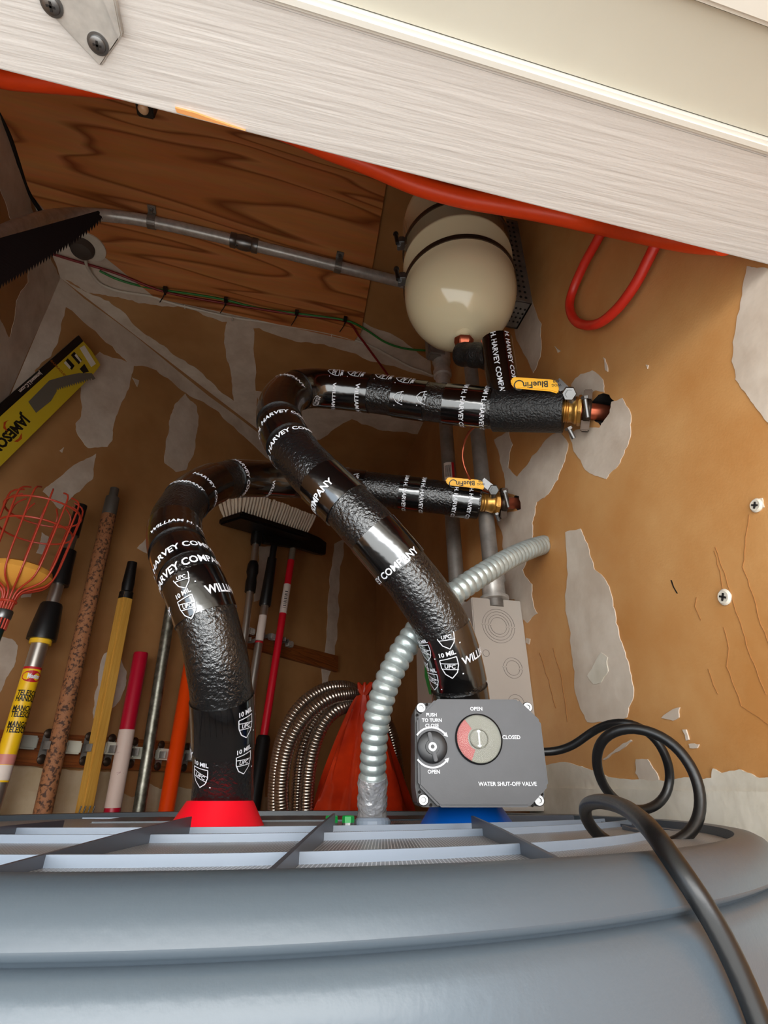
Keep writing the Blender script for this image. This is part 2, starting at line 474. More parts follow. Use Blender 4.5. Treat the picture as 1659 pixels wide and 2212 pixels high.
# joint compound on the walls
RW = [
 [(1110, 700), (1118, 645), (1150, 650), (1170, 700), (1168, 770), (1152, 806), (1136, 770), (1120, 740)],
 [(1235, 830), (1255, 808), (1280, 800), (1303, 820), (1306, 848), (1288, 843), (1262, 856), (1240, 865)],
 [(1230, 938), (1262, 924), (1296, 924), (1318, 892), (1322, 868), (1345, 860), (1362, 890), (1362, 945), (1340, 1000), (1310, 1035), (1265, 1015), (1240, 975)],
 [(1068, 950), (1100, 928), (1108, 960), (1098, 1010), (1118, 1030), (1150, 985), (1180, 950), (1210, 930), (1228, 958), (1215, 1010), (1190, 1060), (1160, 1085), (1150, 1130), (1150, 1180), (1130, 1230), (1150, 1262), (1150, 1290), (1162, 1325), (1140, 1346), (1125, 1335), (1112, 1294), (1070, 1290), (1096, 1230), (1085, 1150), (1070, 1115), (1100, 1106), (1126, 1100), (1122, 1072), (1096, 1064), (1085, 1010)],
 [(1222, 1150), (1232, 1146), (1255, 1142), (1270, 1175), (1285, 1230), (1310, 1255), (1325, 1310), (1340, 1380), (1365, 1460), (1368, 1510), (1355, 1550), (1320, 1562), (1270, 1560), (1245, 1500), (1235, 1400), (1225, 1270)],
 [(1615, 575), (1659, 580), (1760, 600), (1760, 960), (1659, 912), (1620, 860), (1590, 820), (1582, 780), (1592, 700)],
 [(1375, 1640), (1400, 1640), (1420, 1670), (1425, 1690), (1390, 1692), (1374, 1670)],
 [(1430, 1551), (1455, 1532), (1470, 1528), (1468, 1550), (1455, 1557)],
 [(1628, 1080), (1648, 1076), (1652, 1096), (1634, 1102)],
 [(1304, 772), (1309, 800), (1314, 803), (1308, 775)], [(1396, 788), (1402, 789), (1400, 797)],
 [(1199, 748), (1212, 758), (1206, 762)], [(1138, 1378), (1146, 1380), (1144, 1392), (1137, 1388)],
 [(1476, 1576), (1484, 1576), (1490, 1598), (1484, 1600)], [(1490, 1607), (1512, 1608), (1508, 1616), (1492, 1616)],
 [(1304, 1640), (1364, 1598), (1367, 1601), (1308, 1642)],
]
patches('joint_compound', RW, onR, NR, M_MUD, wr)
patches('white_compound', [
 [(1150, 1655), (1220, 1646), (1270, 1660), (1330, 1680), (1400, 1686), (1450, 1686), (1500, 1681), (1540, 1680), (1543, 1660), (1560, 1670), (1600, 1662), (1640, 1680), (1760, 1672), (2500, 1690), (2500, 2100), (1150, 2100)],
 [(1283, 1440), (1300, 1410), (1315, 1420), (1316, 1450), (1300, 1475), (1285, 1478), (1271, 1460)]], onR, NR, M_MUDW, wr, th=0.0014)
patches('white_compound', [[(1150, 1702), (1330, 1704), (1500, 1708), (1760, 1712), (2500, 1716), (2500, 2100), (1150, 2100)]], onR, NR, M_MUDW, wr, th=0.0036, amp=0.03)
def lines(name, pls, fn, n, w, m, parent, th=0.0018):
    mb = MB()
    for pl in pls:
        q = [pl[0]]
        for a, b in zip(pl[:-1], pl[1:]):
            k = max(1, int(math.hypot(b[0] - a[0], b[1] - a[1]) / 14))
            for i in range(1, k + 1):
                q.append((a[0] + (b[0] - a[0]) * i / k + random.uniform(-1.5, 1.5), a[1] + (b[1] - a[1]) * i / k))
        L = [(x - w / 2, y) for x, y in q]; Rr = [(x + w / 2, y) for x, y in reversed(q)]
        mb.prism([fn(x, y, 0) for x, y in L + Rr], n * th)
    return mb.build(name, m, parent)
lines('drip_stain', [[(1618, 1112), (1612, 1160), (1605, 1225), (1625, 1280), (1645, 1350), (1665, 1400)],
  [(1545, 1182), (1560, 1225), (1578, 1280), (1600, 1350), (1622, 1420), (1655, 1500)],
  [(1543, 1190), (1555, 1235), (1560, 1272)], [(1563, 1355), (1575, 1400), (1570, 1440), (1590, 1490), (1602, 1525), (1640, 1550), (1665, 1570)],
  [(1530, 1445), (1540, 1480), (1552, 1500)], [(1195, 1400), (1210, 1450), (1220, 1510), (1225, 1560)], [(1165, 1410), (1185, 1470), (1200, 1530)],
  [(1505, 1290), (1502, 1310), (1515, 1340)]], onR, NR, 1.3, M_STAIN, wr, 0.0004)
lines('scratch', [[(1450, 1253), (1462, 1282)]], onR, NR, 2.5, M_INK, wr, 0.0003)
# back wall (tools)
BW = [
 [(130, 600), (560, 937), (815, 1127), (815, 1168), (700, 1078), (560, 974), (473, 890), (402, 849), (338, 800), (287, 790), (243, 748), (142, 663), (125, 740), (110, 770), (75, 800), (60, 850), (0, 940), (-60, 1040), (-60, 1010)],
 [(215, 760), (290, 788), (280, 830), (262, 870), (250, 900), (243, 930), (243, 950), (232, 965), (190, 968), (168, 940), (163, 915), (175, 900), (173, 820), (190, 780)],
 [(400, 850), (425, 878), (428, 920), (422, 960), (402, 1015), (380, 1020), (355, 1000), (358, 960), (365, 910), (378, 872)],
 [(207, 980), (200, 1035), (172, 1062), (130, 1100), (92, 1062), (130, 1030), (180, 995)],
 [(-30, 1372), (25, 1380), (38, 1395), (30, 1440), (8, 1480), (-10, 1520), (-30, 1520)],
 [(225, 1412), (238, 1405), (262, 1425), (273, 1450), (268, 1490), (245, 1528), (220, 1540), (205, 1562), (200, 1540), (212, 1480)],
 [(333, 1130), (340, 1200), (318, 1196), (296, 1184)],
 [(722, 1175), (744, 1165), (742, 1200), (730, 1300), (720, 1428), (695, 1520), (698, 1420), (708, 1300)],
 [(560, 1180), (585, 1180), (575, 1290), (548, 1300)],
 [(50, 1270), (90, 1255), (66, 1290), (45, 1292)],
 [(128, 974), (138, 966), (134, 978)], [(285, 816), (300, 822), (296, 836)], [(90, 1150), (105, 1160), (98, 1200), (78, 1195)],
]
patches('joint_compound', BW, onB, NB, M_MUD, wbk)
patches('cream_ledge', [[(-120, 1652), (27, 1654), (100, 1660), (180, 1664), (240, 1668), (248, 1690), (262, 1712), (285, 1722), (305, 1712), (322, 1692), (345, 1705), (372, 1700), (420, 1706), (560, 1722), (700, 1738), (780, 1745), (800, 1990), (-160, 1990)]],
        onB, NB, M_CREAM, wbk, th=0.0018)
patches('cream_ledge', [[(-160, 1690), (100, 1712), (370, 1746), (800, 1790), (800, 1990), (-160, 1990)]], onB, NB, M_CREAM, wbk, th=0.005, amp=0.03)
patches('joint_compound', [[(130, 600), (-60, 1040), (-60, 700), (0, 690), (20, 730), (35, 650), (60, 610), (60, 560), (20, 470), (-20, 330), (-40, 180), (5, 180), (30, 330), (95, 520)]],
        onA, NA, M_MUD, wa)
patches('joint_compound', [
 [(130, 600), (95, 520), (30, 330), (8, 240), (40, 330), (62, 400), (100, 450), (222, 545), (337, 640), (500, 674), (765, 732), (775, 690), (830, 715), (930, 780), (935, 815), (850, 790), (720, 750), (640, 738), (560, 708), (480, 695), (400, 662), (300, 655), (240, 640), (190, 632)],
 [(130, 600), (190, 632), (235, 650), (280, 690), (330, 732), (390, 775), (430, 800), (500, 862), (560, 905), (600, 940), (700, 1020), (815, 1112), (960, 1138), (960, 1160), (815, 1127), (560, 937)],
 [(492, 690), (545, 700), (552, 840), (562, 912), (505, 866), (498, 800), (484, 740)],
 [(545, 842), (620, 852), (760, 880), (960, 918), (960, 948), (850, 932), (760, 905), (690, 950), (600, 935)]],
        onC, NC, M_MUD, ceil)
patches('joint_compound', [[(815, 1127), (960, 1148), (1000, 1160), (1000, 1185), (960, 1172), (870, 1165), (815, 1150)], [(795, 1250), (815, 1240), (812, 1400), (806, 1500), (780, 1500)],
   [(895, 1182), (950, 1180), (940, 1200), (910, 1205)]], onQ, NQ, M_MUD, wq)

# header of the doorway, its stop strip and the painted soffit outside
H = 0.335
AH = math.radians(13.7); F1 = V((math.cos(AH), math.sin(AH), 0)); F2_ = V((-math.sin(AH), math.cos(AH), 0))
def vof(py, x=829.5, z=H):
    r = ray(x, py); k = z / r.z
    p = r * k
    return p.dot(F2_)
def beam(name, v0, v1, z0, z1, m, bevel=0.0, u0=-0.95, u1=0.85):
    mb = MB(); c = CAM + F1 * ((u0 + u1) / 2) + F2_ * ((v0 + v1) / 2) + V((0, 0, (z0 + z1) / 2))
    mb.box(c, F1 * ((u1 - u0) / 2), F2_ * ((v1 - v0) / 2), V((0, 0, (z1 - z0) / 2)))
    return struct(mb.build(name, m, bevel=bevel))
v_in, v_a, v_b = vof(362), vof(82), vof(44)
v_c = vof(14, 1540)
beam('trim_1', v_a, v_in, H, H + 0.04, M_WPAINT, 0.001)
beam('trim_2', v_b, v_a - 0.0005, H - 0.0022, H + 0.03, M_TRIMW, 0.0018)
beam('wall_front', v_a + 0.01, v_in - 0.003, H + 0.04, HC, M_DRY)
beam('trim_3', v_c + 0.001, v_b - 0.0005, H + 0.004, H + 0.03, M_SOFFIT)
beam('trim_4', v_c - 0.012, v_c, H - 0.002, H + 0.03, M_TRIMW, 0.002)
beam('soffit', -0.62, v_c - 0.0125, H + 0.006, H + 0.04, M_SOFFIT)

# ================================================================ water heater
HX, HY = -0.0865, 0.442
HCN = V((HX, HY, 0)); HR = 0.30
heater = thing('water_heater', V((HX, HY, 0)), 'large round grey heat pump water heater filling the bottom of the closet', 'water heater')
cz = CAM.z
mb = MB()
prof = [(0.30, 0.0), (0.312, 0.02), (0.312, cz - 0.10), (0.3118, cz - 0.05), (0.3114, cz - 0.040), (0.3104, cz - 0.0352), (0.3088, cz - 0.0320), (0.3070, cz - 0.0308), (0.3055, cz - 0.0303)]
mb.lathe((HX, HY, 0), (0, 0, 1), prof, 160)
mb.build('tank_jacket', M_BODY, heater, smooth=True)
mb = MB()
prof = [(0.20, cz - 0.040), (0.3055, cz - 0.0303), (0.3062, cz - 0.0294), (0.3082, cz - 0.0286), (0.3090, cz - 0.0272), (0.3082, cz - 0.0240), (0.3066, cz - 0.0206), (0.3042, cz - 0.0178), (0.3008, cz - 0.0159), (0.2965, cz - 0.0152), (0.2925, cz - 0.0158), (0.2915, cz - 0.0235), (0.2, cz - 0.0236), (0.01, cz - 0.0236)]
mb.lathe((HX, HY, 0), (0, 0, 1), prof, 160)
mb.build('top_shroud', M_BODY2, heater, smooth=True)
# woven air filter under the slats: fine ridges on a disc
mm = bpy.data.materials.new('filter_mesh'); mm.use_nodes = True
nt = mm.node_tree; b_ = nt.nodes['Principled BSDF']; b_.inputs['Roughness'].default_value = 0.35
geo = nt.nodes.new('ShaderNodeNewGeometry'); sx = nt.nodes.new('ShaderNodeSeparateXYZ'); nt.links.new(geo.outputs['Position'], sx.inputs[0])
outs = []
for ax_ in ('X', 'Y'):
    m1 = nt.nodes.new('ShaderNodeMath'); m1.operation = 'MULTIPLY'; m1.inputs[1].default_value = 4200 if ax_ == 'X' else 3000
    nt.links.new(sx.outputs[ax_], m1.inputs[0])
    m2 = nt.nodes.new('ShaderNodeMath'); m2.operation = 'SINE'; nt.links.new(m1.outputs[0], m2.inputs[0]); outs.append(m2)
m3 = nt.nodes.new('ShaderNodeMath'); m3.operation = 'MAXIMUM'
nt.links.new(outs[0].outputs[0], m3.inputs[0]); nt.links.new(outs[1].outputs[0], m3.inputs[1])
rr = nt.nodes.new('ShaderNodeValToRGB'); rr.color_ramp.elements[0].position = 0.55; rr.color_ramp.elements[1].position = 0.95
rr.color_ramp.elements[0].color = (0.006, 0.006, 0.008, 1); rr.color_ramp.elements[1].color = (0.62, 0.63, 0.66, 1)
nt.links.new(m3.outputs[0], rr.inputs[0]); nt.links.new(rr.outputs[0], b_.inputs['Base Color'])
mb = MB(); mb.lathe((HX, HY, cz - 0.0232), (0, 0, 1), [(0.02, 0), (0.2912, 0), (0.2912, 0.0030), (0.02, 0.0030)], 96)
mb.build('air_filter', mm, heater)
# ring slats, cut into arcs between the radial webs
def arc_slat(dist, R, zt, zb, th=0.0020, umax=0.30):
    """bowed slat across the grille, clipped to the round opening"""
    mb = MB(); cc = V((HX, HY, 0)) - E2 * 0.45 + E2 * (dist + R) + V((0, 0, 0))
    cc = V((-math.sin(AZ) * (dist + R), math.cos(AZ) * (dist + R), 0))
    n = 90; prev = None
    for i in range(n + 1):
        t = -0.95 + 1.9 * i / n
        o_ = cc + (E1 * math.sin(t) - E2 * math.cos(t)) * R; i_ = cc + (E1 * math.sin(t) - E2 * math.cos(t)) * (R + th)
        ok = math.hypot(o_.x - HX, o_.y - HY) < 0.290
        if ok and prev:
            q = [prev[0], prev[1], o_, i_]
            mb.add([V((p.x, p.y, z)) for z in (zb, zt) for p in q],
                   [(0, 1, 3, 2), (4, 6, 7, 5), (0, 2, 6, 4), (1, 5, 7, 3), (0, 4, 5, 1), (2, 3, 7, 6)])
        prev = (o_, i_) if ok else None
    return mb.build('grille_slat', M_SLAT, heater)
arc_slat(0.216, 0.30, cz - 0.0166, cz - 0.0203)
arc_slat(0.322, 0.42, cz - 0.0166, cz - 0.0203)
arc_slat(0.398, 0.60, cz - 0.0168, cz - 0.0203)
arc_slat(0.66, 0.9, cz - 0.0190, cz - 0.0225)
# raised service platform across the back where pipes leave
mb = MB()
c_ = CAM + V((-0.02, 0.625, -0.0225)); mb.box(c_, E1 * 0.245, E2 * 0.055, V((0, 0, 0.0035)))
mb.build('service_platform', M_BODY2, heater, bevel=0.001)
mb = MB()
c_ = CAM + V((-0.035, 0.51, -0.0232)); mb.box(c_, E1 * 0.20, E2 * 0.06, V((0, 0, 0.0014)))
mb.build('pipe_platform', M_SLAT, heater, bevel=0.0006)
# radial webs
def web(p0, p1, d0, d1, zb=-0.0226, th=0.0016, ztop1=None):
    """outer end (on the rim) p0 px at distance d0, inner top p1 px at distance d1"""
    r0 = ray(*p0); a = CAM + r0 * (d0 / math.hypot(r0.x, r0.y)); r1 = ray(*p1); b = CAM + r1 * (d1 / math.hypot(r1.x, r1.y))
    d = V((b.x - a.x, b.y - a.y, 0)).normalized(); s = V((d.y, -d.x, 0)) * th
    z0 = cz + zb
    mid = a.lerp(b, 0.5); mid.z += 0.0006
    poly = [V((a.x, a.y, z0)), a, mid, b - d * 0.003, b + d * 0.0, V((b.x, b.y, z0))]
    mb = MB(); mb.prism([p - s * 0.5 for p in poly], s)
    return mb.build('radial_web', M_FIN, heater)
web((580, 1884), (722, 1757), 0.158, 0.42)
web((1226, 1864), (1020, 1762), 0.1905, 0.42)
web((-20, 1876), (412, 1764), 0.205, 0.40)
web((-160, 1806), (137, 1772), 0.36, 0.50)
web((1590, 1812), (1300, 1775), 0.42, 0.52)
web((1450, 1822), (1345, 1782), 0.36, 0.46)
def cone(name, px, m, dist, w0, w1, h, label):
    r = ray(px, 1780); c = CAM + r * (dist / math.hypot(r.x, r.y)); c.z = cz - 0.0226
    mb = MB(); mb.lathe(c, (0, 0, 1), [(w0, 0), (w0, 0.0016), (w0 * 0.97, 0.003), (w1 * 1.03, h - 0.001), (w1, h), (w1 * 0.7, h)], 40)
    o = mb.build(name, m, heater, smooth=True); o['label'] = label
    return c
c_red = cone('pipe_collar', 470, M_REDCONE, 0.50, 0.0365, 0.0255, 0.0195, 'red collar around the hot water pipe')
c_blu = cone('pipe_collar', 1008, M_BLUECONE, 0.50, 0.0385, 0.026, 0.0195, 'blue collar around the cold water pipe')
def topd(px, dist, z):
    r = ray(px, 1780); c = CAM + r * (dist / math.hypot(r.x, r.y)); c.z = cz + z
    return c
for px in (716, 752):
    c = topd(px, 0.49, -0.0215)
    mb = MB(); mb.lathe(c, (0, 0, 1), [(0.0065, 0), (0.0065, 0.0012), (0.005, 0.0014), (0.005, 0.003)], 16); w = mb.build('washer', M_CHROME, heater)
    mb = MB(); mb.lathe(c + V((0, 0, 0.003)), (0, 0, 1), [(0.0048, 0), (0.0048, 0.0042), (0.004, 0.005)], 6); g = mb.build('ground_screw', M_GREEN, heater); g['label'] = 'green hex ground screw'
c = topd(861, 0.49, -0.0215); mb = MB(); mb.lathe(c, (0, 0, 1), [(0.007, 0), (0.006, 0.002), (0.003, 0.003)], 16); mb.build('screw', M_CHROME, heater, smooth=True)
# data for the control lid at the right end
mb = MB(); c_ = CAM + V((0.145, 0.575, -0.0205)); mb.box(c_, E1 * 0.045, E2 * 0.012, V((0, 0, 0.005))); mb.build('end_cover', M_FIN, heater, bevel=0.001)

# ================================================================ insulated pipes
class Tube:
    def __init__(s, pts, r):
        s.pts = pts; s.r = r
        s.S = [0.0]
        for a, b in zip(pts[:-1], pts[1:]): s.S.append(s.S[-1] + (b - a).length)
        s.S = np.array(s.S)
        _, _, s.T = frames(pts)
        s.N0 = []
        for p, t in zip(pts, s.T):
            c = (CAM - p); c = c - t * c.dot(t); s.N0.append(c.normalized())
    def at(s, q):
        q = min(max(q, 0), s.S[-1]); i = int(np.searchsorted(s.S, q)); i = min(max(i, 1), len(s.pts) - 1)
        f = (q - s.S[i - 1]) / max(1e-9, s.S[i] - s.S[i - 1])
        p = s.pts[i - 1].lerp(s.pts[i], f); t = s.T[i - 1].lerp(s.T[i], f).normalized(); n = s.N0[i - 1].lerp(s.N0[i], f).normalized()
        return p, t, n, t.cross(n)
    def surf(s, q, a, off=0.0):
        p, t, n, b = s.at(q)
        return p + (n * math.cos(a) + b * math.sin(a)) * (s.r + off)
    def find(s, px, py):
        best = None
        for q in np.arange(0, s.S[-1], 0.004):
            p, t, n, b = s.at(q)
            x, y, z = proj(p)
            if abs(x - px) + abs(y - py) > 260: continue
            for a in np.arange(-1.45, 1.46, 0.08):
                x, y, z = proj(p + (n * math.cos(a) + b * math.sin(a)) * s.r)
                d = (x - px) ** 2 + (y - py) ** 2
                if best is None or d < best[0]: best = (d, q, a)
        return best[1], best[2]
    def sat(s, px, py): return s.find(px, py)[0]
    def band(s, q0, q1, off=0.0008, seg=36, a=None):
        n = max(2, int((q1 - q0) / 0.005)); mb = MB(); pts = [s.at(q0 + (q1 - q0) * i / n)[0] for i in range(n + 1)]
        e = s.r + off
        mb.tube(pts, [s.r - 0.002] + [e] * (n - 1) + [s.r - 0.002] if False else [e] * (n + 1), seg, caps=True)
        return mb
    def wrap(s, p2, q, a, off, along=False):
        mb = MB(); vs = []
        for x, y in p2[0]:
            if along: qq, aa = q + x, a - y / s.r
            else: qq, aa = q + y, a + x / s.r
            vs.append(s.surf(qq, aa, off))
        mb.add(vs, p2[1]); return mb
def half_shield(sz):
    w = 0.052 * sz
    out = [(0.36, 0.04), (0.36, -0.05), (0.25, -0.36), (0.0, -0.58), (-0.25, -0.36), (-0.36, -0.05), (-0.36, 0.0)]
    return merge2d(stroke2d([(x * sz, y * sz) for x, y in out], w * .75), stroke2d([(-0.36 * sz, -0.10 * sz), (0.33 * sz, -0.26 * sz)], w * 0.6), shift2d(text2d('UPC', 0.22 * sz, 0.02), 0.0, -0.06 * sz, -0.22), stroke2d([(0.44 * sz, -0.48 * sz), (0.50 * sz, -0.48 * sz)], w))
def shield(sz):
    """certification shield: crest outline with a slanted band and UPC letters"""
    w = 0.052 * sz
    out = [(-0.36, 0.30), (0.36, 0.30), (0.36, -0.05), (0.25, -0.36), (0.0, -0.58), (-0.25, -0.36), (-0.36, -0.05)]
    out = [(x * sz, y * sz) for x, y in out]
    p = merge2d(stroke2d(out, w * 0.75, True),
                stroke2d([(-0.36 * sz, 0.16 * sz), (0.36 * sz, -0.02 * sz)], w * 0.6), stroke2d([(-0.36 * sz, -0.10 * sz), (0.33 * sz, -0.26 * sz)], w * 0.6),
                shift2d(text2d('UPC', 0.24 * sz, 0.02), 0.0, -0.06 * sz, -0.22),
                shift2d(text2d('10 MIL', 0.27 * sz, 0.03), 0.0, 0.50 * sz),
                stroke2d([(0.44 * sz, -0.48 * sz), (0.50 * sz, -0.48 * sz)], w))
    return p
FULL = 'WILLIAM H. HARVEY COMPANY'
def make_pipe(name, label, pts, r, bands, prints, ends):
    t = Tube(pts, r)
    root = thing(name, pts[0], label, 'pipe', 'insulated water pipes above the heater')
    mb = MB()
    # slightly lumpy foam
    n = len(pts); ph = random.random() * 9
    rad = [r * (1 + 0.012 * math.sin(i * 0.31 + ph) + 0.01 * math.sin(i * 0.83)) for i in range(n)]
    mb.tube(pts, rad, 40); mb.build('foam_insulation', M_FOAM, root, smooth=True)
    for a, b in bands:
        qa, qb = t.sat(*a), t.sat(*b)
        if qb < qa: qa, qb = qb, qa
        o = t.band(qa, qb, 0.0011).build('tape_band', M_TAPE, root, smooth=True)
    for kind, px, py, sz, off_a in prints:
        q, a = t.find(px, py); a += off_a
        if kind == 'S': p2 = shift2d(shield(sz), 0, 0)
        elif kind == 'H': p2 = half_shield(sz)
        elif kind[0] == '<': p2 = shift2d(text2d(kind[1:], sz, 0.025, 'LEFT'), 0, 0)
        else: p2 = text2d(kind, sz, 0.025)
        t.wrap(p2, q, a, 0.0017).build('tape_print', M_WHITE, root)
    return t, root
hot_pts = pxpath([(480, 1752, .430), (482, 1690, .428), (484, 1600, .425), (479, 1490, .42), (462, 1390, .42), (437, 1305, .428), (405, 1235, .445), (379, 1172, .485), (384, 1112, .54), (424, 1064, .60), (488, 1036, .665), (560, 1034, .72), (640, 1039, .752), (740, 1047, .765), (850, 1062, .757), (950, 1074, .748), (1034, 1085, .745)], 0.005, 14)
hb = [((480, 1300), (425, 1225)), ((470, 1318), (470, 1250)), ((370, 1215), (410, 1150)), ((350, 1150), (350, 1100)), ((500, 1035), (436, 1056)), ((530, 1035), (640, 1040)), ((690, 1042), (780, 1050)), ((860, 1062), (905, 1068)), ((975, 1076), (1034, 1084)), ((480, 1530), (478, 1640)), ((480, 1530), (478, 1590))]
hp = [(FULL, 398, 1178, .0082, -.9), ('WILLIAM H. HARVEY COMPANY', 405, 1210, .0082, -1.0), ('WILLIAM H. HARVEY', 395, 1128, .0074, 0.25),
      ('S', 405, 1306, .0165, 0), ('H', 392, 1244, .0165, 0), (FULL, 478, 1276, .0082, 1.85), ('S', 532, 1565, .0175, 0), ('S', 524, 1645, .0175, 0), ('S', 436, 1668, .0175, 0), ('COMPANY', 412, 1620, .0082, -.5),
      ('HARVEY COMPANY', 456, 1050, .0074, .4), ('HARVEY COMPANY', 536, 1034, .0085, .2), ('COMPANY', 425, 1050, .0075, -.4), ('WILLIAM H. HARVEY', 590, 1050, .0074, 1.1),
      ('S', 742, 1034, .0185, -.1), ('H', 772, 1036, .0185, -.1), ('<' + FULL, 742, 1062, .0074, 0), (FULL, 876, 1063, .0074, .35), (FULL, 912, 1067, .0074, .3), (FULL, 984, 1078, .0074, .2), (FULL, 1018, 1083, .0074, .1)]
T_HOT, hot = make_pipe('insulated_pipe', 'black taped pipe rising from the red collar, lower of the two bent pipes', hot_pts, 0.0238, hb, hp, None)
hot['group'] = 'insulated water pipes above the heater'
cold_pts = pxpath([(1012, 1752, .462), (1008, 1640, .462), (1000, 1540, .462), (984, 1440, .462), (952, 1345, .462), (898, 1262, .465), (832, 1182, .470), (765, 1108, .480), (700, 1045, .495), (640, 980, .525), (604, 915, .570), (612, 860, .622), (660, 838, .662), (728, 842, .675), (800, 850, .668), (880, 862, .655), (960, 872, .642), (1040, 880, .628), (1090, 886, .62)], 0.005, 14)
cb = [((1030, 1480), (985, 1360)), ((865, 1235), (790, 1150)), ((730, 1085), (665, 1025)), ((604, 925), (606, 880)), ((610, 868), (660, 838)), ((675, 840), (790, 850)), ((840, 858), (912, 866)), ((955, 872), (1045, 882)), ((1000, 1540), (1003, 1500))]
cp = [('S', 973, 1436, .0190, 0), ('H', 960, 1368, .0190, 0), ('S', 922, 1403, .0175, 0), ('S', 936, 1468, .0175, 0), (FULL, 1020, 1420, .0082, 2.05),
      ('HARVEY COMPANY', 838, 1232, .0082, -.2), ('COMPANY', 690, 1076, .0082, 0), ('COMPANY', 672, 1122, .0082, -.25), (FULL, 610, 938, .0082, -.35), (FULL, 606, 890, .0082, -.35),
      ('COMPANY', 634, 818, .0076, -.2), ('S', 682, 866, .019, 0), ('<' + FULL, 721, 826, .0080, 0), ('<' + FULL, 772, 830, .0080, 0), ('S', 722, 808, .019, -.15), ('S', 768, 811, .019, -.15), ('S', 830, 817, .019, -.05), ('S', 876, 823, .020, 0), ('H', 872, 860, .020, 0), ('H', 918, 860, .020, 0),
      (FULL, 998, 872, .0076, .2), (FULL, 1046, 880, .0076, .4)]
T_COLD, cold = make_pipe('insulated_pipe', 'black taped pipe rising behind the valve box, upper of the two bent pipes', cold_pts, 0.0236, cb, cp, None)
# thicker sleeve and tee branch to the tank
mb = MB(); mb.tube(pxpath([(1068, 884, .622), (1140, 884, .607), (1218, 884, .592)], 0.006), 0.0262, 40); mb.build('foam_sleeve', M_FOAMR, cold, smooth=True)
tee_pts = pxpath([(1072, 735, .632), (1080, 790, .622), (1094, 862, .615)], 0.005)
T_TEE = Tube(tee_pts, 0.0185)
mb = MB(); mb.tube(tee_pts, 0.0185, 32); mb.build('branch_insulation', M_TAPE, cold, smooth=True)
mb = MB(); mb.tube(pxpath([(996, 764, .672), (1030, 768, .652), (1076, 774, .630)], 0.005), [0.0150 + 0.0008 * math.sin(i * 1.7) for i in range(len(pxpath([(996, 764, .672), (1030, 768, .652), (1076, 774, .630)], 0.005)))], 32)
mb.build('branch_foam', M_FOAMR, cold, smooth=True)
for (px, py, dq) in ((1070, 770, 0), (1104, 780, 0)):
    q, a = T_TEE.find(px, py)
    T_TEE.wrap(shift2d(text2d('WILLIAM H. HARVEY COMPANY', .0082, .02), 0, 0, PI / 2 * 1.0), 0.024, a, 0.0006).build('tape_print', M_WHITE, cold)

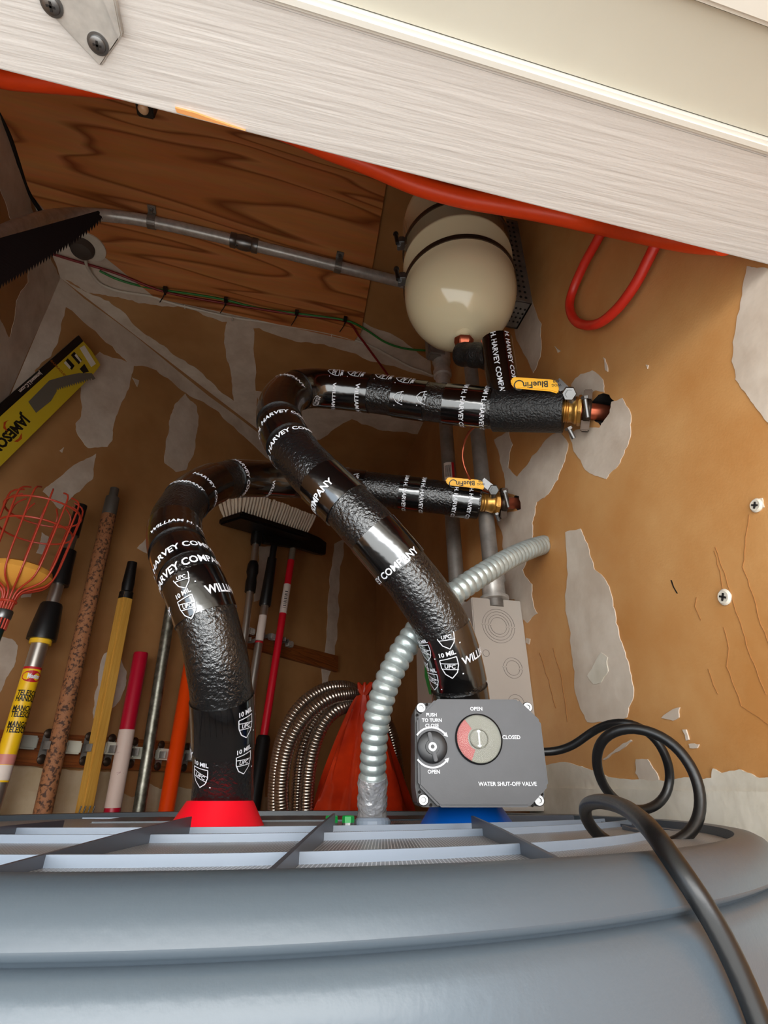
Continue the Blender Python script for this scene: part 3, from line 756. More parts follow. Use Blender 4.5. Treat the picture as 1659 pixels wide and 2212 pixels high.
# shut-off valves at the wall
def stop_valve(name, label, pa, pb, ph, lever, scale, hole_end, nut, bolts):
    """pa -> pb: brass body along the pipe; lever polygon in px"""
    a = P(*pa); b = P(*pb); h = P(*ph); d = (b - a).normalized(); L = (b - a).length
    root = thing(name, a, label, 'valve', 'shut-off valves at the wall')
    r = 0.0135 * scale
    mb = MB()
    prof = []
    n = 26
    for i in range(n + 1):
        u = i / n
        q = r * (0.93 + (0.07 if (i % 3 == 0 and i < 10) else 0) + 0.16 * math.exp(-((u - 0.72) / 0.14) ** 2))
        prof.append((q, L * u))
    mb.lathe(a, d, prof, 28); mb.build('valve_body', M_BRASS, root, smooth=True)
    mb = MB(); mb.lathe(a + d * L * 0.80, d, [(r * 1.22, 0), (r * 1.22, L * 0.2)], 8); mb.build('hex_collar', M_BRASS, root, bevel=0.0008)
    mb = MB(); mb.tube([b - d * 0.002, b.lerp(h, 0.5), h, h - NR * 0.03], 0.0086 * scale, 24); c = mb.build('copper_pipe', M_COPPER, root, smooth=True); c['label'] = 'short copper pipe entering the wall'
    # lever
    n_ = V((0, -0.35, -1)).normalized()
    zz = pa[2] - 0.03 * scale
    z0, z1 = lever[1], lever[2]
    def LP(x, y):
        f = (x - lever[0][0][0]) / (lever[0][len(lever[0]) // 2][0] - lever[0][0][0] + 1e-6)
        return P(x, y, z0 + (z1 - z0) * min(max(f, 0), 1))
    poly = [LP(x, y) for x, y in lever[0]]
    dirv = (poly[len(poly) // 2] - poly[0]).normalized(); upv = (poly[1] - poly[0]); nn = dirv.cross(upv).normalized()
    if nn.dot(CAM - poly[0]) < 0: nn = -nn
    mb = MB(); mb.prism(poly, -nn * 0.0035); lv = mb.build('lever_handle', M_YELLOW, root, bevel=0.0012); lv['label'] = 'yellow lever handle'
    # stem strap from lever to nut
    s0 = poly[len(poly) // 2]; nt_ = P(*nut)
    mb = MB(); side = V((0, 0, 1)); dd = (nt_ - s0); sd_ = dd.cross(nn).normalized() * 0.005
    mb.prism([s0 - sd_ - nn * 0.003, s0 + sd_ - nn * 0.003, nt_ + sd_, nt_ - sd_], -nn * 0.002); mb.build('lever_arm', M_CHROME, root)
    ax = (CAM - nt_).normalized() * 0.7 + V((0, -0.2, -0.3)); ax.normalize()
    mb = MB(); mb.lathe(nt_ - ax * 0.004, ax, [(0.0075 * scale, 0), (0.0075 * scale, 0.006), (0.0066 * scale, 0.007), (0.004 * scale, 0.007), (0.004 * scale, 0.010)], 6); mb.build('stem_nut', M_CHROME, root)
    mb = MB(); bb = a.lerp(b, 0.72); mb.tube([bb, nt_ - ax * 0.003], 0.0048 * scale, 16); mb.build('stem', M_CHROME, root, smooth=True)
    # text on lever: letters turned over as the photo shows
    uu = dirv; vv = nn.cross(uu)
    if vv.dot(CU) < 0: vv = -vv
    cpt = sum(poly, V((0, 0, 0))) / len(poly) + nn * 0.0004
    flat(shift2d(text2d('BlueFin', .0088 * scale, .02), 0, 0, PI), cpt - uu * 0.001 * scale, uu, vv, V((0, 0, 0))).build('lever_print', M_INK, lv)
    q = [(0.0052 * math.cos(t), 0.0052 * math.sin(t)) for t in np.linspace(0.3, 5.2, 14)]
    flat(stroke2d(q, 0.0012), cpt - uu * 0.0175 * scale, uu, vv, V((0, 0, 0))).build('lever_print', M_INK, lv)
    flat(merge2d(shift2d(text2d('600', .0045, .01), 0, 0.0022, PI), shift2d(text2d('WOG', .004, .01), 0, -0.002, PI)), cpt + uu * 0.020 * scale, uu, vv, V((0, 0, 0))).build('lever_print', M_INK, lv)
    # bronze bonding clamp with bolts
    cl = thing('ground_clamp', b.lerp(h, 0.35), label.split(' on ')[0].replace('brass valve with yellow lever', 'bolted bronze ground clamp') + ' on ' + ' on '.join(label.split(' on ')[1:]), 'pipe clamp', 'ground clamps on the copper pipes')
    cc = b.lerp(h, 0.30)
    mb = MB(); mb.lathe(cc - d * 0.004, d, [(0.0125 * scale, 0), (0.0135 * scale, 0.002), (0.0135 * scale, 0.007), (0.0125 * scale, 0.009)], 20)
    upp = (CU - d * CU.dot(d)).normalized()
    for s in (-1, 1): mb.box(cc + upp * s * 0.0155 * scale, d * 0.0045, d.cross(upp) * 0.007, upp * 0.006 * scale)
    mb.build('clamp_body', M_BRONZE, cl, bevel=0.0012)
    for (x0, y0, x1, y1, z) in bolts:
        p0, p1 = P(x0, y0, z), P(x1, y1, z)
        mb = MB(); m_ = [p0.lerp(p1, i / 14) for i in range(15)]; mb.tube(m_, [0.0022 + 0.0003 * (i % 2) for i in range(15)], 12); mb.build('bolt', M_CHROME, cl, smooth=True)
        mb = MB(); mb.lathe(p0, (p0 - p1), [(0.0042, 0), (0.0042, 0.003)], 6); mb.build('nut', M_CHROME, cl)
    return root
stop_valve('ball_valve', 'brass valve with yellow lever on the upper pipe at the larger wall hole', (1214, 886, .592), (1256, 887, .585), (1292, 890, .582),
           ([(1104, 828), (1104, 818), (1112, 814), (1190, 819), (1203, 822), (1208, 838), (1206, 850), (1190, 845), (1112, 838)], .575, .572), 1.05, None, (1229, 850, .572),
           [(1264, 862, 1270, 902, .565), (1230, 928, 1240, 947, .572)])
stop_valve('ball_valve', 'brass valve with yellow lever on the lower pipe beside the vertical conduits', (1030, 1085, .745), (1076, 1087, .747), (1112, 1087, .757),
           ([(963, 1041), (964, 1034), (970, 1031), (1030, 1036), (1042, 1038), (1046, 1052), (1045, 1058), (1032, 1055), (970, 1048)], .722, .722), 1.0, None, (1066, 1058, .724),
           [(1090, 1064, 1098, 1096, .73), (1073, 1112, 1078, 1126, .74)])

# ================================================================ expansion tank
TZ = 0.722
tc = P(990, 600, TZ)
tr = 0.0735
zb = CAM.z + 0.512; zt = CAM.z + 0.80
tank = thing('expansion_tank', V((tc.x, tc.y, zb)), 'cream painted expansion tank strapped high on the right wall', 'tank')
prof = []
dome = 0.075
for i in range(13):
    t = PI / 2 * i / 12
    prof.append((tr * math.sin(t), dome * (1 - math.cos(t))))
LH = zt - zb
prof += [(tr, dome + 0.052), (tr + 0.0008, dome + 0.053), (tr + 0.0008, dome + 0.058), (tr, dome + 0.059)]
for i in range(13):
    t = PI / 2 * (1 - i / 12)
    prof.append((tr * math.sin(t), LH - dome + dome * math.cos(t)))
mb = MB(); mb.lathe((tc.x, tc.y, zb), (0, 0, 1), prof, 72); mb.build('tank_shell', M_TANK, tank, smooth=True)
for h in (0.085, 0.158):
    mb = MB(); mb.lathe((tc.x, tc.y, zb + h), (0, 0, 1), [(tr, 0), (tr + 0.0014, 0), (tr + 0.0014, 0.0075), (tr, 0.0075)], 72); s_ = mb.build('strap', M_BRONZE, tank, smooth=True)
    # worm latch on the left of each strap
    lp = V((tc.x, tc.y, zb + h + 0.004)) + V((-0.985, -0.17, 0)) * (tr + 0.004)
    mb = MB(); mb.box(lp, V((0.004, 0, 0)), V((0, 0.007, 0)), V((0, 0, 0.006))); mb.box(lp + V((-0.004, 0, -0.004)), V((0.0025, 0, 0)), V((0, 0.004, 0)), V((0, 0, 0.007)))
    mb.build('strap_latch', M_CHROME, s_, bevel=0.001)
    mb = MB(); mb.tube([lp + V((-0.006, -0.004, -0.006)), lp + V((-0.008, -0.004, 0.014))], 0.0028, 12); mb.ball(lp + V((-0.008, -0.004, 0.014)), 0.004, 10); mb.build('latch_screw', M_BLACK, s_, smooth=True)
mb = MB(); mb.lathe((tc.x, tc.y, zb + 0.003), (0.05, 0.02, -1), [(0.011, 0), (0.0112, 0.002), (0.0074, 0.004), (0.0074, 0.012)], 24); mb.build('tank_neck', M_TANK, tank, smooth=True)
p_a = V((tc.x, tc.y, zb - 0.004)); p_b = P(1001, 752, .668)
mb = MB(); mb.lathe(p_a, p_b - p_a, [(0.0125, 0), (0.0125, 0.008), (0.0105, 0.010), (0.0105, (p_b - p_a).length)], 6); o = mb.build('copper_fitting', M_COPPER, tank, bevel=0.001); o['label'] = 'copper fitting below the tank'
# perforated strut behind the tank on the right wall
sb = onR(1122, 682, 0.0)
z0s = sb.z
st = thing('perforated_strut', sb, 'upright perforated metal channel on the right wall behind the cream tank', 'wall bracket')
mb = MB()
hgt = 0.19; wd = 0.024; dp = 0.036
sb = onR(1134, 684, 0.0)
mb.box(sb + V((0, 0, hgt / 2)) + NR * 0.0015, UR * wd, NR * 0.0015, V((0, 0, hgt / 2)))
mb.box(sb + V((0, 0, hgt / 2)) + NR * dp / 2 - UR * wd, UR * 0.0012, NR * dp / 2, V((0, 0, hgt / 2)))
mb.box(sb + V((0, 0, hgt / 2)) + NR * dp / 2 + UR * wd, UR * 0.0012, NR * dp / 2, V((0, 0, hgt / 2)))
mb.box(sb + V((0, 0, 0.001)) + NR * dp / 2, UR * wd, NR * dp / 2, V((0, 0, 0.001)))
mb.build('channel', M_STEELD, st)
mb = MB()
for i in range(16):
    for s in (-1, 0, 1):
        c = sb + V((0, 0, 0.008 + i * 0.0115)) - UR * (wd + 0.0014) + NR * (dp / 2 + s * 0.008)
        mb.lathe(c, -UR, [(0.0022, 0), (0.0022, 0.0006)], 10)
for i in range(4):
    for j in range(4):
        mb.lathe(sb + UR * (-0.012 + i * 0.008) + NR * (0.006 + j * 0.007) + V((0, 0, -0.0002)), (0, 0, -1), [(0.0016, 0), (0.0016, 0.0006)], 10)
mb.build('punched_holes', M_HOLE, st)

# ================================================================ valve box on the cold pipe
d0 = 0.422
bn = V((0.02, -1, 0)).normalized()                   # facing direction
def onF(px, py, off=0.0): return onplane(px, py, CAM + V((0, d0, 0)), bn, off)
pc = onF(1040, 1628)
vb = thing('shutoff_valve_actuator', onF(1040, 1745), 'dark grey motor valve box lettered WATER SHUT-OFF VALVE on the cold pipe', 'valve actuator')
ux = V((bn.y * -1, bn.x, 0)).normalized()
if ux.x < 0: ux = -ux
uz = V((0, 0, 1))
def F2(px, py):
    p = onF(px, py) - pc; return (p.dot(ux), p.z)
base = [F2(*q) for q in ((905, 1516), (1140, 1520), (1150, 1530), (1154, 1560), (1180, 1700), (1180, 1728), (1172, 1742), (915, 1744), (904, 1738), (898, 1700), (897, 1528))]
mb = MB(); mb.prism([pc + ux * x + uz * z - bn * 0.004 for x, z in base], -bn * 0.052); mb.build('housing', M_VBOXD, vb, bevel=0.0012)
lid = [F2(*q) for q in ((940, 1511), (1118, 1512), (1166, 1558), (1183, 1698), (1142, 1744), (948, 1744), (903, 1697), (900, 1553))]
mb = MB(); mb.prism([pc + ux * x + uz * z + bn * 0.0035 for x, z in lid], -bn * 0.012); mb.build('cover', M_VBOX, vb, bevel=0.0016)
fo = bn * 0.0036
def onf(px, py): x, z = F2(px, py); return pc + ux * x + uz * z
for (x, y) in ((910, 1528), (1141, 1527), (915, 1728), (1166, 1729)):
    c = onf(x, y) - bn * 0.004
    mb = MB(); mb.lathe(c, bn, [(0.0038, 0), (0.0038, 0.0022), (0.0033, 0.0028), (0.0018, 0.0028), (0.0016, 0.0015), (0.0002, 0.0015)], 24); mb.build('screw', M_CHROME, vb, smooth=True)
for (x, y) in ((923, 1520), (902, 1543), (907, 1711), (932, 1739), (1153, 1740), (1174, 1715)):
    mb = MB(); mb.lathe(onf(x, y) - bn * 0.0042, bn, [(0.0011, 0), (0.0011, 0.0005)], 12); mb.build('pin_hole', M_HOLE, vb)
def vtext(body, px, py, sz, parent=vb):
    sz *= 0.72
    flat(text2d(body, sz, .022), onf(px, py) + fo + bn * 0.0002, ux, uz, V((0, 0, 0))).build('lettering', M_WHITE, parent)
vtext('OPEN', 1027, 1533, .0050); vtext('CLOSED', 1102, 1594, .0050); vtext('PUSH', 931, 1546, .0047); vtext('TO TURN', 932, 1557.5, .0047); vtext('CLOSE', 932, 1569, .0047)
vtext('OPEN', 936, 1668, .0048); vtext('WATER SHUT-OFF VALVE', 1094, 1694, .0050)
# indicator dial
dc = onf(1032, 1597) + fo
mb = MB(); mb.lathe(dc - bn * 0.0005, bn, [(0.0172, 0), (0.0172, 0.0018), (0.0164, 0.0026), (0.0160, 0.0012)], 48); mb.build('dial_bezel', M_VBOXD, vb, smooth=True)
mb = MB(); mb.lathe(dc, bn, [(0.0158, 0), (0.0158, 0.0010)], 48); df = mb.build('dial_face', M_DIAL, vb)
mb = MB()
q = [(0.0155 * math.cos(t), 0.0155 * math.sin(t)) for t in np.linspace(2.2, 4.3, 16)] + [(0.008 * math.cos(t), 0.008 * math.sin(t)) for t in np.linspace(4.3, 2.2, 10)]
mb.prism([dc + ux * x + uz * y + bn * 0.0011 for x, y in q], bn * 0.0002); mb.build('red_sector', M_DIALR, df)
mb = MB(); mb.lathe(dc + bn * 0.001, bn, [(0.0068, 0), (0.0068, 0.0012), (0.0060, 0.0016), (0.0058, 0.0008)], 32); mb.build('dial_hub', M_DIAL, df, smooth=True)
ar = merge2d(stroke2d([(0, -0.0045), (0, 0.0045)], 0.0012), ([(0, 0.0068), (-0.0017, 0.0042), (0.0017, 0.0042)], [(0, 1, 2)]), ([(0, -0.0068), (0.0017, -0.0042), (-0.0017, -0.0042)], [(0, 1, 2)]))
flat(ar, dc + bn * 0.0019, ux, uz, V((0, 0, 0))).build('dial_arrow', M_WHITE, df)
mb = MB(); mb.lathe(dc + bn * 0.0026, bn, [(0.0162, 0), (0.0156, 0.0030), (0.0130, 0.0042), (0.006, 0.0048), (0.0001, 0.005)], 48); mb.build('clear_cover', M_GLASS, vb, smooth=True)
# knob
kc = onf(932, 1615) + fo
mb = MB(); mb.lathe(kc, bn, [(0.0108, 0), (0.0108, 0.0025), (0.0100, 0.0032), (0.0050, 0.0032), (0.0048, 0.0045), (0.0036, 0.0045)], 40); kb = mb.build('manual_knob', M_VBOXD, vb, smooth=True)
mb = MB(); kd = (ux * -0.22 + uz).normalized(); ks = kd.cross(bn)
mb.box(kc + bn * 0.0042 + kd * 0.0062, kd * 0.0036, ks * 0.0014, bn * 0.0014); mb.box(kc + bn * 0.0042 - kd * 0.0062, kd * 0.0036, ks * 0.0014, bn * 0.0014); mb.build('knob_grip', M_VBOX, kb, bevel=0.0005)
mb = MB(); mb.lathe(kc + bn * 0.003, bn, [(0.0030, 0), (0.0030, 0.0022), (0.0014, 0.0022), (0.0013, 0.001)], 24); mb.build('knob_screw', M_CHROME, kb, smooth=True)
for sgn, t0, t1 in ((1, 2.5, 0.75), (-1, -2.5, -0.75)):
    q = [(0.0133 * math.cos(t), 0.0133 * math.sin(t)) for t in np.linspace(t0, t1, 16)]
    (x1, y1) = q[-1]; tx, ty = (q[-1][0] - q[-2][0], q[-1][1] - q[-2][1]); L = math.hypot(tx, ty); tx /= L; ty /= L
    tri = ([(x1 + tx * 0.0032, y1 + ty * 0.0032), (x1 - ty * 0.0016, y1 + tx * 0.0016), (x1 + ty * 0.0016, y1 - tx * 0.0016)], [(0, 1, 2), ])
    flat(merge2d(stroke2d(q, 0.0012), tri), kc + bn * 0.0003, ux, uz, V((0, 0, 0))).build('turn_arrow', M_WHITE, vb)

# power cable
cd = 0.0063
cpts = [(1165, 1624, .432), (1200, 1623, .43), (1240, 1609, .425), (1280, 1580, .42), (1320, 1563, .41), (1362, 1563, .40), (1405, 1585, .395), (1435, 1625, .39), (1448, 1680, .39), (1436, 1722, .385), (1408, 1745, .38), (1375, 1750, .375),
        (1335, 1732, .365), (1303, 1695, .355), (1288, 1640, .348), (1304, 1594, .342), (1350, 1573, .336), (1405, 1580, .328), (1460, 1612, .318), (1498, 1665, .308), (1514, 1722, .300), (1506, 1778, .292), (1470, 1816, .286), (1410, 1832, .284), (1345, 1832, .284), (1295, 1808, .283), (1266, 1768, .280), (1266, 1740, .270), (1296, 1731, .245), (1342, 1741, .212), (1382, 1768, .183), (1418, 1806, .164), (1448, 1850, .156), (1493, 1914, .149), (1543, 1992, .145), (1592, 2088, .142), (1634, 2190, .140), (1668, 2290, .137), (1700, 2420, .132)]
cc_ = [V(x) for x in spline([tuple(P(*p)) for p in cpts], 0.004)]
for _ in range(3): cc_ = [cc_[0]] + [(a + b * 2 + c) / 4 for a, b, c in zip(cc_[:-2], cc_[1:-1], cc_[2:])] + [cc_[-1]]
mb = MB(); mb.tube(cc_, cd / 2, 20)
tag(mb.build('power_cable', M_RUBBER, None, smooth=True), 'thick black power cable looping from the valve box over the heater rim', 'cable')

# ================================================================ flexible metal conduit
def ridged(pts, r, pitch, depth, seg=24, spp=6):
    """corrugated tube: resample finely and modulate radius"""
    a = spline([tuple(p) for p in pts], pitch / spp)
    a = [V(x) for x in a]
    rad = [r * (1 + depth * (abs(math.sin(PI * i / spp)) - 0.6)) for i in range(len(a))]
    return a, rad
fp = [P(805, 1772, .462), P(805, 1700, .462), P(806, 1620, .463), P(814, 1545, .466), P(836, 1468, .472), P(872, 1400, .48), P(918, 1340, .502), P(975, 1285, .52), P(1040, 1242, .545), P(1100, 1206, .59), P(1155, 1182, .64), P(1200, 1172, .69), P(1216, 1180, .735), P(1198, 1200, .77), P(1150, 1222, .79), P(1100, 1248, .79), P(1070, 1270, .77)]
fp = [V(x) for x in spline([tuple(p) for p in fp], 0.01)]
for _ in range(6): fp = [fp[0]] + [(a + b * 2 + c) / 4 for a, b, c in zip(fp[:-2], fp[1:-1], fp[2:])] + [fp[-1]]
a_, rad_ = ridged(fp, 0.0112, 0.0084, 0.16, 24, 8)
fc = thing('flexible_conduit', a_[0], 'ridged zinc flexible conduit curving behind the upper pipe to the grey box', 'conduit')
MB().tube(a_, rad_, 24).build('spiral_tube', M_FLEX, fc, smooth=True)
fo_ = [P(804, 1776, .462), P(804, 1740, .462), P(805, 1700, .462), P(805, 1676, .462)]
fs_ = [V(x) for x in spline([tuple(p) for p in fo_], 0.003)]
rr2 = [0.0128 + 0.0005 * math.sin(i * 1.3) + 0.0004 * math.sin(i * 2.9) for i in range(len(fs_))]
MB().tube(fs_, rr2, 24).build('foil_wrap', M_FOIL, fc, smooth=True)
c = topd(805, 0.50, -0.0215); MB().lathe(c, (0, 0, 1), [(0.0145, 0), (0.0145, 0.004), (0.013, 0.006)], 24).build('connector', M_SLAT, fc)

# rigid conduits on the right wall
rc = CAM + V((0.1464, 0.677, 0)); lc = CAM + V((0.1165, 0.807, 0))
ztopbox = CAM.z + 0.229
for nm_, c, r, lab, top in (('r', rc, 0.0112, 'right one of the two upright steel conduits above the grey box', ZC), ('l', lc, 0.0125, 'left one of the two upright steel conduits, with a tee fitting under the tank', ZC)):
    t = thing('rigid_conduit', V((c.x, c.y, ztopbox)), lab, 'conduit', 'upright steel conduits on the right wall')
    MB().lathe(V((c.x, c.y, ztopbox - 0.01)), (0, 0, 1), [(r, 0), (r, top - ztopbox + 0.01)], 28).build('pipe_run', M_STEELD, t, smooth=True)
    MB().lathe(V((c.x, c.y, ztopbox)), (0, 0, 1), [(r * 1.7, 0), (r * 1.7, 0.004), (r * 1.35, 0.005), (r * 1.35, 0.024), (r * 1.5, 0.026), (r * 1.5, 0.036), (r, 0.037)], 28).build('box_connector', M_STEEL, t, smooth=True)
    if nm_ == 'l':
        q = P(950, 805, 1.0); zz = lc.z + 0.775
        MB().lathe(V((c.x, c.y, zz - 0.02)), (0, 0, 1), [(r * 1.15, -0.045), (r * 1.15, -0.02), (r * 1.45, -0.018), (r * 1.45, -0.006), (r * 1.2, 0.0), (r * 1.3, 0.01), (r * 1.5, 0.02), (r * 1.5, 0.085), (r * 1.2, 0.09)], 28).build('tee_fitting', M_STEEL, t, smooth=True)
        mb = MB(); mb.box(V((c.x - 0.012, c.y - 0.012, zz + 0.032)), E1 * 0.019, E2 * 0.012, V((0, 0, 0.034))); mb.build('fitting_body', M_STEELD, t, bevel=0.004)
        s = V((c.x, c.y, 0)); fr = (V((CAM.x, CAM.y, 0)) - s).normalized(); sd2 = fr.cross(V((0, 0, 1)))
        zc_ = CAM.z + 0.495
        poly = [(-0.0075, -0.028), (0.0085, -0.028), (0.0085, 0.028), (-0.0075, 0.028)]
        def wrapc(pl, off, nme, m):
            mb = MB()
            for (x0, x1, z0, z1) in pl:
                k = 6
                for i in range(k):
                    a0 = (x0 + (x1 - x0) * i / k) / r; a1 = (x0 + (x1 - x0) * (i + 1) / k) / r
                    f = lambda a, z: V((c.x, c.y, zc_ + z)) + (fr * math.cos(a) - sd2 * math.sin(a)) * (r + off)
                    o = len(mb.v); mb.v += [f(a0, z0), f(a1, z0), f(a1, z1), f(a0, z1)]; mb.f.append((o, o + 1, o + 2, o + 3))
            return mb.build(nme, m, t)
        wrapc([(-0.009, 0.005, -0.03, 0.03)], 0.0004, 'barcode_label', M_WRITE)
        wrapc([(0.005, 0.010, -0.03, 0.03)], 0.0004, 'red_label_edge', M_REDL)
        wrapc([(-0.007 + 0.0016 * i, -0.0062 + 0.0016 * i, 0.0, 0.024) for i in range(7)], 0.0006, 'barcode', M_INK)
# grey electrical box
gb_c = CAM + V((0.1455, 0.664, 0))
gA = onR(1155, 1535, 0.0); gA = V((gA.x, gA.y, 0))
glen, gdep = 0.26, 0.070
gbz0, gbz1 = CAM.z - 0.0145, ztopbox
gb = thing('electrical_box', gA + V((0, 0, gbz0)), 'tall beige grey steel junction box on the right wall behind the valve box', 'electrical box')
ctr = gA + UR * glen / 2 + NR * gdep / 2 + V((0, 0, (gbz0 + gbz1) / 2))
MB().box(ctr, UR * glen / 2, NR * gdep / 2, V((0, 0, (gbz1 - gbz0) / 2))).build('enclosure', M_BOXG, gb, bevel=0.0012)
def onG(px, py, off=0.0): return onplane(px, py, gA, -UR, off)
def ring(c, n, r, m, w=0.00022):
    mb = MB(); mb.lathe(c, n, [(r - w, 0), (r - w, 0.0004), (r + w, 0.0004), (r + w, 0)], 40, caps=False); return mb.build('knockout', m, gb)
def knock(px, py, rs):
    c = onG(px, py)
    for r in rs:
        ring(c, -UR, r, M_BOXL)
        for sg in (-1, 1): MB().box(c + NR * sg * r + V((0, 0, sg * 0.001)), NR * 0.0016, UR * 0.0006, V((0, 0, 0.0008))).build('knockout_tab', M_BOXG, gb)
knock(1077, 1352, (0.011, 0.0145, 0.0185, 0.022)); knock(1108, 1443, (0.009, 0.0125)); knock(1115, 1520, (0.006, 0.0105)); ring(onG(1050, 1411), -UR, 0.0042, M_BOXL)
gl = onplane(925, 1440, gA + NR * gdep, NR, 0.0)
mb = MB(); mb.prism([onplane(x, y, gA + NR * gdep, NR, 0.0002) for x, y in ((918, 1425), (922, 1425), (936, 1475), (936, 1500), (928, 1500), (918, 1460))], NR * 0.0006); mb.build('green_sticker', M_GREEN, gb)
# copper ground wire between conduits and lower valve
gw = pxpath([(1034, 915, .70), (1012, 935, .71), (1001, 965, .72), (1000, 995, .72), (1010, 1025, .72), (1022, 1045, .73), (1050, 1062, .745), (1080, 1066, .745)], 0.006)
tag(MB().tube(gw, 0.0016, 10).build('ground_wire', M_COPPER, None, smooth=True), 'thin bare copper ground wire curving from the upper pipe to the lower valve', 'wire')

# red hose loop hanging on the right wall
rh = [onR(1300, 500, .012), onR(1287, 525, .012), onR(1262, 570, .012), onR(1238, 625, .012), onR(1230, 660, .014), onR(1240, 690, .016), onR(1262, 702, .016), onR(1295, 698, .016), onR(1335, 665, .014), onR(1372, 615, .012), onR(1398, 565, .012), onR(1418, 525, .012), onR(1432, 495, .012), onR(1440, 460, .012)]
hw = [V(x) for x in spline([tuple(p) for p in rh], 0.006)]
up0 = [V((p.x, p.y, 0)) for p in hw[:1]]
tag(MB().tube(hw, 0.0052, 18).build('hose', M_REDHOSE, None, smooth=True), 'thin red hose hanging in a loop against the right wall', 'hose')
# thick orange hose sagging behind the header
def hp_(x, y, z=.58): return P(x, y, z)
oh = [hp_(-140, 100, .60), hp_(-40, 145, .60), hp_(0, 168, .60), hp_(130, 180, .60), hp_(220, 188, .60), hp_(330, 202, .60), hp_(450, 232, .60), hp_(560, 264, .60), hp_(650, 298, .60), hp_(700, 320, .60), hp_(800, 358, .60), hp_(900, 400, .60), hp_(1000, 428, .60), hp_(1080, 442, .60), hp_(1180, 460, .60), hp_(1300, 486, .60), hp_(1420, 511, .60), hp_(1500, 525, .60), hp_(1560, 532, .60), hp_(1640, 540, .60)]
def hz_(x, y):
    w = (onR(x, y, .020) - CAM).dot(CF)
    return min(.60, w) if x > 900 else .60
oh = [(x, y) for x, y in [(-140, 120), (-40, 165), (0, 188), (130, 200), (220, 208), (330, 222), (450, 252), (560, 284), (650, 318), (700, 340), (800, 378), (900, 420), (1000, 448), (1080, 462), (1180, 480), (1300, 506), (1420, 531), (1500, 545), (1570, 550)]]
oh = [P(x, y - .0105 * FPX / hz_(x, y), hz_(x, y)) for x, y in oh]
ow = [V(x) for x in spline([tuple(p) for p in oh], 0.01)]
tag(MB().tube(ow, 0.0105, 24).build('orange_hose', M_ORHOSE, None, smooth=True), 'thick orange hose sagging along the back of the white header', 'hose')

# screws in the right wall
def wall_screw(px, py, r, lab):
    c = onR(px, py, 0.0); t = thing('drywall_screw', c, lab, 'screw')
    MB().lathe(c, NR, [(r * 1.0, 0), (r * 1.05, 0.0010), (r * 0.8, 0.0024), (r * 0.3, 0.0020)], 20).build('screw_head', M_MUDW, t, smooth=True)
    mb = MB()
    for ang in (0.5, 0.5 + PI / 2):
        d = UR * math.cos(ang) + V((0, 0, 1)) * math.sin(ang); e = d.cross(NR); mb.box(c + NR * 0.0024, d * r * 0.5, e * r * 0.12, NR * 0.0004)
    mb.build('screw_cross', M_HOLE, t)
wall_screw(1567, 1290, 0.0058, 'cross head screw dabbed with white compound in the right wall')
wall_screw(1636, 1092, 0.0048, 'plastered anchor near the right edge of the right wall')

# ================================================================ ceiling
ply_px = [(337, 638), (500, 673), (765, 732), (780, 712), (800, 600), (835, 390), (862, 215), (400, 60), (-140, -40), (-60, 190), (20, 338), (58, 400), (100, 450), (222, 545)]
mb = MB(); mb.prism([onC(x, y, 0.0) for x, y in ply_px], V((0, 0, -0.009)))
ply = mb.build('plywood_sheet', M_PLY, None); tag(ply, 'wide dark grained plywood sheet fixed flat against the ceiling', 'plywood')
ZP = 0.009
# bent conduit along the ceiling
def cC(x, y, off): return onC(x, y, off)
rC = 0.0125
line = [cC(940, 630, ZP + rC + .001), cC(860, 608, ZP + rC + .001), cC(720, 573, ZP + rC + .001), cC(560, 533, ZP + rC + .001), cC(420, 499, ZP + rC + .001), cC(300, 474, ZP + rC + .004), P(200, 463, 1.09), P(120, 467, .98), P(50, 487, .86), P(-20, 520, .76), P(-90, 565, .68), P(-160, 630, .62)]
lw = [V(x) for x in spline([tuple(p) for p in line], 0.01)]
for _ in range(8): lw = [lw[0]] + [(a + b * 2 + c) / 4 for a, b, c in zip(lw[:-2], lw[1:-1], lw[2:])] + [lw[-1]]
ct = thing('ceiling_conduit', cC(560, 533, ZP), 'steel conduit strapped along the plywood and bending down at the left', 'conduit')
MB().tube(lw, rC, 24).build('pipe_run', M_STEEL, ct, smooth=True)
def along(px, tgt):   # nearest point on path to a px x
    return min(range(len(tgt)), key=lambda i: abs(proj(tgt[i])[0] - px))
i = along(532, lw); d = (lw[i + 1] - lw[i]).normalized()
MB().lathe(lw[i] - d * 0.03, d, [(0.0135, 0), (0.016, 0.001), (0.016, 0.012), (0.0142, 0.014), (0.0165, 0.024), (0.0165, 0.036), (0.0142, 0.046), (0.016, 0.048), (0.016, 0.059), (0.0135, 0.060)], 28).build('coupling', M_CHROME, ct, smooth=True)
dn = V((0, 0, -1))
for k in (-0.014, 0.014): MB().lathe(lw[i] + d * k + dn * 0.014, dn, [(0.003, 0), (0.003, 0.004)], 8).build('set_screw', M_CHROME, ct)
